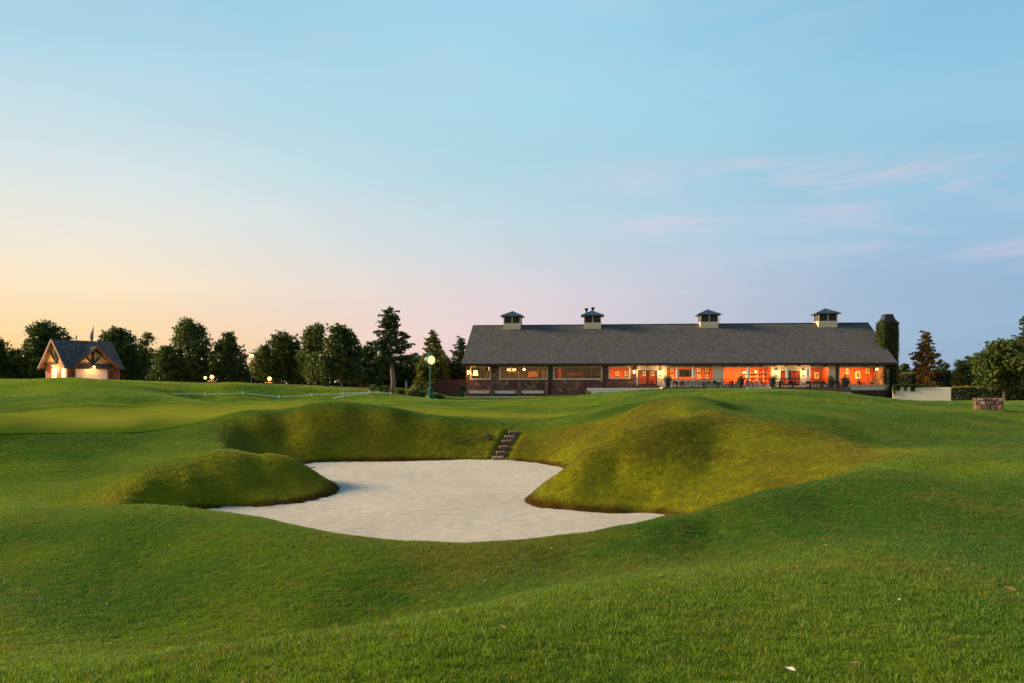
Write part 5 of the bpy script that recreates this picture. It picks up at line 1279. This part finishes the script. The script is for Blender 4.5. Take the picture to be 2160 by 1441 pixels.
a = P(364, 841.5, 77); b = tops[0]; MB().bar(Vector((a.x, a.y, T1(a.x, a.y)+.10))-O_, b-O_+Vector((0,0,.05)), .045, .075).build('rail', MWR, fr)
f2 = empty('rail_fence', P(703, 840, 84), 0, 'short second white rail branching from the fence near the tall pine', 'fence'); O2 = P(703, 840, 84)
qs_ = [(703,841,84),(723,839,86),(775,835,90),(800,833,93)]; tp = []
for i, q in enumerate(qs_):
    c_ = P(*q); g_ = T1(c_.x, c_.y); zt_ = g_+(.14 if i == 0 else .32); tp.append(Vector((c_.x, c_.y, zt_-.08)))
    if i: MB().box(-.08,.08,-.08,.08,g_-zt_-.1,0).build('post', MWR, f2, Vector((c_.x, c_.y, zt_))-O2)
for i in range(3): MB().bar(tp[i]-O2, tp[i+1]-O2, .045, .075).build('rail', MWR, f2)

# ------------------------------------------------------------------ red brick steps, planter walls and wooden fence left of the clubhouse
dS = 113.5; sx0, sx1 = P(936,0,dS).x, P(972,0,dS).x
bs_ = empty('brick_steps', (sx0, dS, 0), 0, 'wide red brick steps up to the left end of the clubhouse', 'steps')
for k in range(8): MB().box(0, sx1-sx0, k*.36, k*.36+.359, .8, 1.82+k*.205).build('step', MREDBR, bs_)
zt_ = P(0, 808, 117).z
o = MB().box(-3.4, -.05, -.2, 3.4, 1.0, 2.9).build('side_wall', MSTONE2, bs_)
pth = MB().box(P(948,0,112).x, P(1130,0,112).x, 111.6, 113.4, 1.2, 1.80).build('path', MCONC); pth['kind'] = 'structure'
fz0, fz1 = 2.9, P(0, 799, 119).z; wf = empty('wooden_fence', (P(912,0,119.5).x, 119.5, 0), 0, 'dark red board fence behind the brick steps', 'fence'); L = P(984,0,119.5).x-P(912,0,119.5).x; x_ = 0; k = 0
MRB = M('dark_red_boards', (.10,.032,.022), (.05,.018,.014), 4, .8, .2, stretch=(4,4,.5))
while x_ < L-.2: MB().box(x_, x_+.27, 0, .04, 1.6, fz1-.15+.1*((k*7) % 3)/3).build('board', MRB, wf); x_ += .29; k += 1
MB().box(0, L, .045, .12, 2.4, 2.5).build('cross_rail', MRB, wf)
for px in (918, 945, 968): MB().box(P(px,0,119.5).x-P(912,0,119.5).x-.1, P(px,0,119.5).x-P(912,0,119.5).x+.1, -.12, -.003, 1.6, fz1+.15).build('post', MRB, wf)
area('added_porch_light', (P(960,0,117).x, 117.5, 5.2), .6, 15, (1,.45,.18))  # unseen lamp added to light the red fence and steps
# flower pot
def plant_pot(loc, rz, label, r0=.32, h=.62, mat=None, seed=0, fl=None, ph=.5, group=None):
    r = empty('plant_pot', loc, rz, label, 'plant pot', group); MB().lathe([(r0*.62,0),(r0*.7,h*.1),(r0,h*.8),(r0*1.1,h*.86),(r0*1.12,h),(r0*.98,h),(r0*.9,h*.9),(.01,h*.9)], 16).build('pot', mat, r, smooth=False)
    rs = np.random.RandomState(seed); C = np.stack([rs.normal(size=420)*r0*.62, rs.normal(size=420)*r0*.62, h+np.abs(rs.normal(size=420))*ph*.55], 1); V, Q_ = quads_leaf(C, .11, rs); arr_mesh('foliage', V, Q_, ML['ivy'], r)
    if fl:
        C = np.stack([rs.normal(size=90)*r0*.7, rs.normal(size=90)*r0*.7, h+ph*.5+np.abs(rs.normal(size=90))*ph*.4], 1); V, Q_ = quads_leaf(C, .13, rs); arr_mesh('flowers', V, Q_, fl, r)
    return r
MPG = M('green_glazed_pot', (.05,.09,.06), (.03,.06,.045), 4, .35); MPB = M('dark_blue_pot', (.02,.03,.045), (.015,.02,.03), 4, .3)
c_ = P(975, 836, 111.4); plant_pot((c_.x, c_.y, 1.80), 0, 'green pot with reddish flowers at the foot of the brick steps', .40, .85, MPG, 3, leaf_mat('red_flowers', (.35,.10,.06), (.30,.16,.10)), .9)

# ------------------------------------------------------------------ terrace furniture
MCH = M('black_wicker', (.012,.012,.011), (.022,.02,.018), 12, .5); MCU = M('pale_chair_slats', (.20,.19,.17), (.14,.13,.12), 6, .5)
def make_chair(label, mat, slat=False, z=0):
    r = empty('terrace_chair', (0,0,0), 0, label, 'chair', 'chairs on the terrace')
    MB().box(-.27,.27,-.26,.26,.38,.47).build('seat', mat, r)
    for sx_ in (-1, 1):
        MB().bar((sx_*.22,-.22,0), (sx_*.22,-.22,.378), .06).build('leg', mat, r); MB().bar((sx_*.22,.26,0), (sx_*.22,.22,.378), .06).build('leg', mat, r)
        MB().bar((sx_*.25,-.22,.64), (sx_*.25,.24,.66), .07, .05).bar((sx_*.25,-.21,.471), (sx_*.25,-.21,.61), .05).bar((sx_*.25,.0,.471), (sx_*.25,.0,.61), .05).build('armrest', mat, r)
    b = MB(); b.bar((-.24,.24,.471), (-.24,.32,.95), .05).bar((.24,.24,.471), (.24,.32,.95), .05).bar((-.23,.322,.92), (.23,.322,.92), .04)
    b.bar((-.21,.25,.52), (.21,.25,.52), .03)
    for k in range(5): b.bar((-.17+.085*k,.25,.50), (-.17+.085*k,.315,.91), .075 if not slat else .04, .02)
    if slat:
        for z_ in (.62,.72,.82): b.bar((-.21,.29,z_), (.21,.29,z_), .02, .03)
    b.build('backrest', mat, r); return r
def make_table(label):
    r = empty('terrace_table', (0,0,0), 0, label, 'table', 'tables on the terrace'); MB().lathe([(.62,.68),(.64,.74)], 20).build('table_top', MCH, r); MB().lathe([(.34,0),(.32,.06),(.11,.12),(.09,.678)], 12).build('pedestal', MCH, r); return r
def make_umb(label, zc_=2.9):
    r = empty('closed_parasol', (0,0,0), 0, label, 'parasol', 'closed parasols on the terrace'); MB().lathe([(.32,0),(.30,.09),(.04,.12)], 14).build('base', MBLACK, r); MB().lathe([(.03,.121),(.03,zc_)], 8).build('pole', MTVMULL, r)
    V = []; n_ = 14; lv = [(1.25,.12),(1.35,.20),(1.7,.17),(2.0,.21),(2.4,.17),(2.7,.09),(2.92,.03)]; m_ = MB(); vs = []
    for (z_, rr) in lv:
        for k in range(n_): t_ = 6.283*k/n_; q = rr*(1+.28*(k % 2)*(1 if z_ < 2.8 else 0))*(.9); vs.append((q*math.cos(t_+z_*.3), q*math.sin(t_+z_*.3), z_))
    fs = [(i*n_+k, i*n_+(k+1)%n_, (i+1)*n_+(k+1)%n_, (i+1)*n_+k) for i in range(len(lv)-1) for k in range(n_)]+[tuple(range((len(lv)-1)*n_, len(lv)*n_))]
    m_.add(vs, fs).build('canopy', MCLOTH, r); return r
MCLOTH = M('pale_green_parasol_cloth', (.42,.46,.40), (.30,.35,.30), 3, .8, .2, stretch=(6,6,1))
ch0 = make_chair('x', MCH); ch1 = make_chair('x', MCU, True); tb0 = make_table('x'); um0 = make_umb('x')
used = set()
def put(src, px, v, rz, label):
    loc = W(U(px, v), v, FLZ+.002)
    if src.name in used: return dup(src, loc, rz-TH, label)
    used.add(src.name); src.location = loc; src.rotation_euler = (0,0,rz-TH); src['label'] = label; KIDS[src.name] = [(c, list(c.children)) for c in children(src)]; return src
WHO = [ # px, v, facing, kind, label
 (1417,-3.6,1.4,0,'black chair just right of the big corner plant pot of the terrace'),(1424,-2.2,3.0,0,'black chair in the back, behind the corner plant pot'),
 (1432,-4.4,-1.5,0,'black chair left of the first closed parasol'),(1441,-2.6,2.6,0,'black chair behind the first closed parasol'),
 (1451,-5.0,3.1,1,'left one of the two pale slatted chairs under the television'),(1469,-5.0,3.2,1,'right one of the two pale slatted chairs under the television'),
 (1480,-3.0,1.5,0,'black chair right of the second closed parasol'),(1489,-4.4,-1.2,0,'black chair below the dark framed pictures'),
 (1498,-2.6,2.4,0,'black chair against the right end of the television window'),(1510,-4.4,.4,0,'black chair before the plain cream column'),
 (1520,-3.2,-1.6,0,'black chair between the cream column and the bar window'),(1533,-4.8,1.5,0,'black chair at the left end of the bar window'),
 (1542,-2.8,3.0,0,'black chair behind the table at the left of the bar window'),(1552,-4.6,-1.3,0,'black chair just left of the plant pot at the stairs'),
 (1580,-4.9,3.1,1,'left one of the two slatted chairs at the head of the stairs'),(1595,-4.9,3.2,1,'right one of the two slatted chairs at the head of the stairs'),
 (1610,-3.0,.8,0,'black chair behind the right stair handrail'),(1640,-4.6,1.5,0,'black chair right of the stairs below the lantern'),
 (1649,-3.0,2.6,0,'black chair left before the right double door'),(1668,-4.9,3.0,0,'black chair in front of the right double door'),
 (1676,-3.2,-1.4,0,'black chair right before the right double door'),(1694,-4.9,1.4,0,'black chair below the lantern right of the double door'),
 (1704,-3.0,3.0,0,'black chair left below the two-pane red window'),(1714,-4.8,-1.6,0,'black chair in the middle below the two-pane red window'),
 (1727,-3.0,2.6,0,'black chair behind the middle table below the red window'),(1740,-4.8,1.4,0,'black chair right below the two-pane red window'),
 (1752,-3.2,-1.4,0,'black chair before the second cream column'),(1762,-4.9,3.0,0,'black chair beside the dark downspout near the corner room'),
 (1773,-3.4,1.5,0,'black chair at the left of the corner room window'),(1777,-5.0,-1.5,0,'last black chair before the right end of the railing')]
for px, v, rz, k, lb in WHO: put(ch1 if k else ch0, px, v, rz, lb)
for px, v, lb in ((1428,-3.4,'round table left of the first parasol'),(1460,-3.8,'round table behind the pale slatted chairs'),(1485,-3.6,'round table below the framed pictures'),(1515,-4.0,'round table before the cream column'),(1544,-4.0,'round table at the left of the bar window'),(1587,-3.6,'round table at the head of the stairs'),(1645,-4.0,'round table right of the stairs'),(1672,-4.0,'round table in front of the right double door'),(1708,-4.0,'round table left below the red window'),(1733,-4.0,'round table right below the red window'),(1768,-4.2,'round table near the corner room')):
    put(tb0, px, v, 0, lb)
for px, v, lb in ((1429,-3.3,'slim closed parasol left of the television'),(1462.5,-4.2,'closed parasol right of the television'),(1578.5,-4.2,'closed parasol at the head of the terrace stairs'),(1660.5,-4.2,'closed parasol in front of the right double door'),(1703.5,-2.4,'pale closed parasol beside the two-pane red window')):
    put(um0, px, v, .3, lb)
for i, (px, v, r0, lb) in enumerate(((1408,-5.2,.42,'large dark plant pot at the left corner of the terrace'),(1563,-5.3,.40,'large dark plant pot left of the terrace stairs'),(1629,-5.3,.40,'large dark plant pot right of the terrace stairs'),(1752,-5.0,.34,'dark plant pot before the second cream column'),(1783,-5.2,.42,'large dark plant pot at the right end of the terrace'))):
    plant_pot(W(U(px, v), v, FLZ+.002), -TH, lb, r0, .95, MPB, 20+i, None, .55, 'dark plant pots on the terrace')
c_ = P(856.5, 822, 103); o = dup(um0, (c_.x, c_.y, T1(c_.x, c_.y)), .2, 'small closed white parasol among the ornamental grasses', .62)
# furniture inside the lit rooms
for px, v, rz, lb in ((1795,2.6,.5,'dark chair left inside the corner dining room'),(1808,3.4,3.6,'dark chair in the middle of the corner dining room'),(1822,2.4,1.2,'dark chair right of the table in the corner dining room'),(1838,3.2,-.8,'dark chair near the right wall of the corner dining room'),(1722,2.6,.6,'dark chair inside the two-pane red window'),(1738,3.0,2.4,'second dark chair inside the two-pane red window'),(1375,2.8,.3,'dark chair inside the left double door')):
    put(ch0, px, v, rz, lb)
for px, v, lb in ((1816,2.9,'round table inside the corner dining room'),(1730,2.4,'round table inside the two-pane red window'),(1362,3.0,'round table inside the left double door')): put(tb0, px, v, 0, lb)

# ------------------------------------------------------------------ rubble stone block on the right
rs = np.random.RandomState(9); k0 = hit(2053.5, 861); k1 = P(2117, 869.5, 38.6); d0_, d1_ = 41.5, 39.6
a = P(2057, 862, 41.0); b = P(2116, 870, 40.5); L = math.hypot(b.x-a.x, b.y-a.y); rz_ = math.atan2(b.y-a.y, b.x-a.x)
gzm = T1((a.x+b.x)/2, (a.y+b.y)/2); ztop = P(2053, 840.5, 41).z; base = min(T1(a.x, a.y), T1(b.x, b.y))-.1; Hh = ztop-base
sb = empty('stone_block', (a.x, a.y, base), rz_, 'short block of rough red rubble stone standing on the lawn at right', 'stone block')
MB().box(.05, L-.05, .05, .75, -.3, Hh-.06).build('mortar', M('pale_mortar', (.30,.22,.17), (.24,.17,.13), 6, .95, .3), sb)
STM = [M('rubble_stone', c_, tuple(x*.55 for x in c_), 9, .9, .5) for c_ in ((.22,.105,.07), (.30,.17,.11), (.16,.085,.065), (.40,.28,.20), (.12,.07,.055))]
def rock(w, h, t_, mat, loc, rot):
    m = MB(); j = lambda s_: rs.uniform(-.2, .2)*s_
    f = [(-w/2+j(w), 0, -h/2+j(h)), (w/2+j(w), 0, -h/2+j(h)), (w/2+j(w), 0, h/2+j(h)), (-w/2+j(w), 0, h/2+j(h))]
    i_ = [(x*.80+j(w)*.3, -t_, z*.80+j(h)*.3) for x, y, z in f]; bk = [(x*1.0, t_*.8, z*1.0) for x, y, z in f]
    m.add(i_+f+bk, [(0,1,2,3),(4,5,1,0),(5,6,2,1),(6,7,3,2),(7,4,0,3),(8,9,5,4),(9,10,6,5),(10,11,7,6),(11,8,4,7)])
    o = m.build('stone', mat, sb, loc, bevel=.012); o.rotation_euler = rot; return o
z = 0; 
while z < Hh-.06:
    h = min(rs.uniform(.16, .27), Hh-z); 
    if Hh-z-h < .10: h = Hh-z
    for face, Lf in ((0, L), (1, L), (2, .8), (3, .8)):
        x = 0
        while x < Lf-.05:
            w = min(rs.uniform(.13, .46), Lf-x); 
            if Lf-x-w < .12: w = Lf-x
            c2 = x+w/2; lc = [(c2, .03, z+h/2), (c2, .77, z+h/2), (.03, c2, z+h/2), (L-.03, c2, z+h/2)][face]
            rock(w*.95, h*.93, .05, STM[rs.randint(5)], lc, (0, rs.uniform(-.14, .14) if face < 2 else 0, [0, math.pi, -math.pi/2, math.pi/2][face])); x += w
    z += h
x = 0
while x < L-.05:
    w = min(rs.uniform(.25, .45), L-x)
    for y0, y1 in ((0,.36),(.38,.8)): rock(w*.94, (y1-y0)*.95, .05, STM[rs.randint(5)], (x+w/2, (y0+y1)/2, Hh-.03), (-math.pi/2, 0, 0))
    x += w
# ------------------------------------------------------------------ stone steps in the bank, rake
stp = empty('bunker_steps', (STP[-1].x, STP[-1].y, 0), 0, 'narrow flight of six brown stone steps cut into the far bank of the bunker', 'steps'); O_ = Vector((STP[-1].x, STP[-1].y, 0))
MST = [M('step_stone', (.26,.15,.095), (.17,.095,.065), 7, .9, .4), M('step_stone_pale', (.34,.22,.15), (.22,.14,.10), 7, .9, .4)]
for i, s_ in enumerate(STP):
    w = [.50,.54,.52,.50,.46,.55][i]; m_ = MB(); rs2 = np.random.RandomState(i)
    m_.box(-w/2, w/2, -.04, .34, -.105, .055)
    o = m_.build('step', MST[i in (1, 5)], stp, s_-O_, rs2.uniform(-.08,.08), bevel=.03)
    # earth packed behind each stone
    tag(o, None)
m_ = MB()
for i in range(6): s_ = STP[i]-O_; m_.box(s_.x-.30, s_.x+.30, s_.y+.0, s_.y+.75, s_.z-.5, s_.z-.10)
m_.build('earth', M('packed_soil', (.20,.12,.075), (.12,.07,.045), 8, .95, .5), stp)
h0, h1 = hit(959.5, 938), hit(1028, 924.5); e0, e1 = hit(1024.5, 917), hit(1033, 931)
rk = empty('rake', h0, 0, 'black bunker rake lying on the far bank left of the stone steps', 'rake'); up = Vector((0,-.04,.07))
MB().tube([up*.6, h1-h0+up], .022, 7).build('handle', MBLACK, rk); hdv = (e1-e0)*.98
MB().bar(h1-h0+up-hdv/2, h1-h0+up+hdv/2, .07, .06).build('head', MBLACK, rk)
nrm_ = Vector((0,-.5,.86)).normalized(); ax_ = (h1-h0).normalized()
for k in range(11): p = h1-h0+up+hdv*(-.46+.092*k); MB().bar(p, p+ax_*.02-nrm_*.09, .02).build('tine', MBLACK, rk)
for px, py, lb in ((657, 989.5, 'small dark twig on the sand at the back left of the bunker'),):
    p = P(px, py, F*EYE/(py-HZ)); o = MB().tube([(-.16,0,.05),(.02,.01,.07),(.20,0,.06)], .018, 6).build('twig', MBLACK, None, (p.x, p.y, .0)); tag(o, lb, 'twig')
# fallen leaves on the near grass
rs = np.random.RandomState(12); LM = [M('dry_leaf', c_, None, 20, .7) for c_ in ((.42,.33,.20), (.22,.10,.05), (.50,.44,.32))]
lv = []
def leafmesh(mat, s_):
    return MB().add([(0,-.5*s_,0),(.22*s_,-.1*s_,.08*s_),(.12*s_,.35*s_,.03*s_),(0,.55*s_,.10*s_),(-.12*s_,.3*s_,.05*s_),(-.24*s_,-.12*s_,.10*s_),(0,0,-.03*s_)], [(0,1,6),(1,2,6),(2,3,6),(3,4,6),(4,5,6),(5,0,6)]).build('fallen_leaf', mat)
lf = [leafmesh(m_, .055) for m_ in LM]
PL = [(1801,1121,2),(1590,1150,2),(1543,1143,2),(1777,1142,0),(1648,1166,0),(1741,1156,2),(1680,1204,1),(1925,1220,1),(2130,1252,1),(2028,1156,0),(1740,1240,1),(1895,1275,2),(1668,1425,2),(2010,1378,1),(1563,1300,1),(177,1147,2),(393,1195,2),(628,1370,0),(670,1190,2),(573,1248,2),(540,1312,2),(225,1280,0),(718,1419,1),(1163,1161,2),(1130,1197,0),(1060,1335,1),(1380,1166,2),(1023,1230,2),(1976,1072,2),(1800,1412,0)]
for i, (px, py, k) in enumerate(PL):
    p = hit(px, py, 3.2, 30); o = lf[k]
    if o.name in used: o = o.copy(); COL.objects.link(o)
    else: used.add(o.name)
    o.location = (p.x, p.y, p.z+.035); o.rotation_euler = (rs.uniform(-.4,.4), rs.uniform(-.4,.4), rs.uniform(0,6.28)); sc_ = rs.uniform(.8, 1.5); o.scale = (sc_,)*3
    zn = 'at the left edge of' if px < 450 else ('left of the middle of' if px < 1000 else ('in the middle of' if px < 1400 else ('right of the middle of' if px < 1760 else 'at the right edge of'))); zr = 'the lowest grass in the view' if py > 1290 else ('the near lawn' if py > 1195 else 'the slope below the bunker rim')
    tag(o, 'small '+['tan','reddish brown','pale'][k]+' fallen leaf '+zn+' '+zr, 'leaf', 'fallen leaves on the near grass')
print('T', time.time()-T0_)
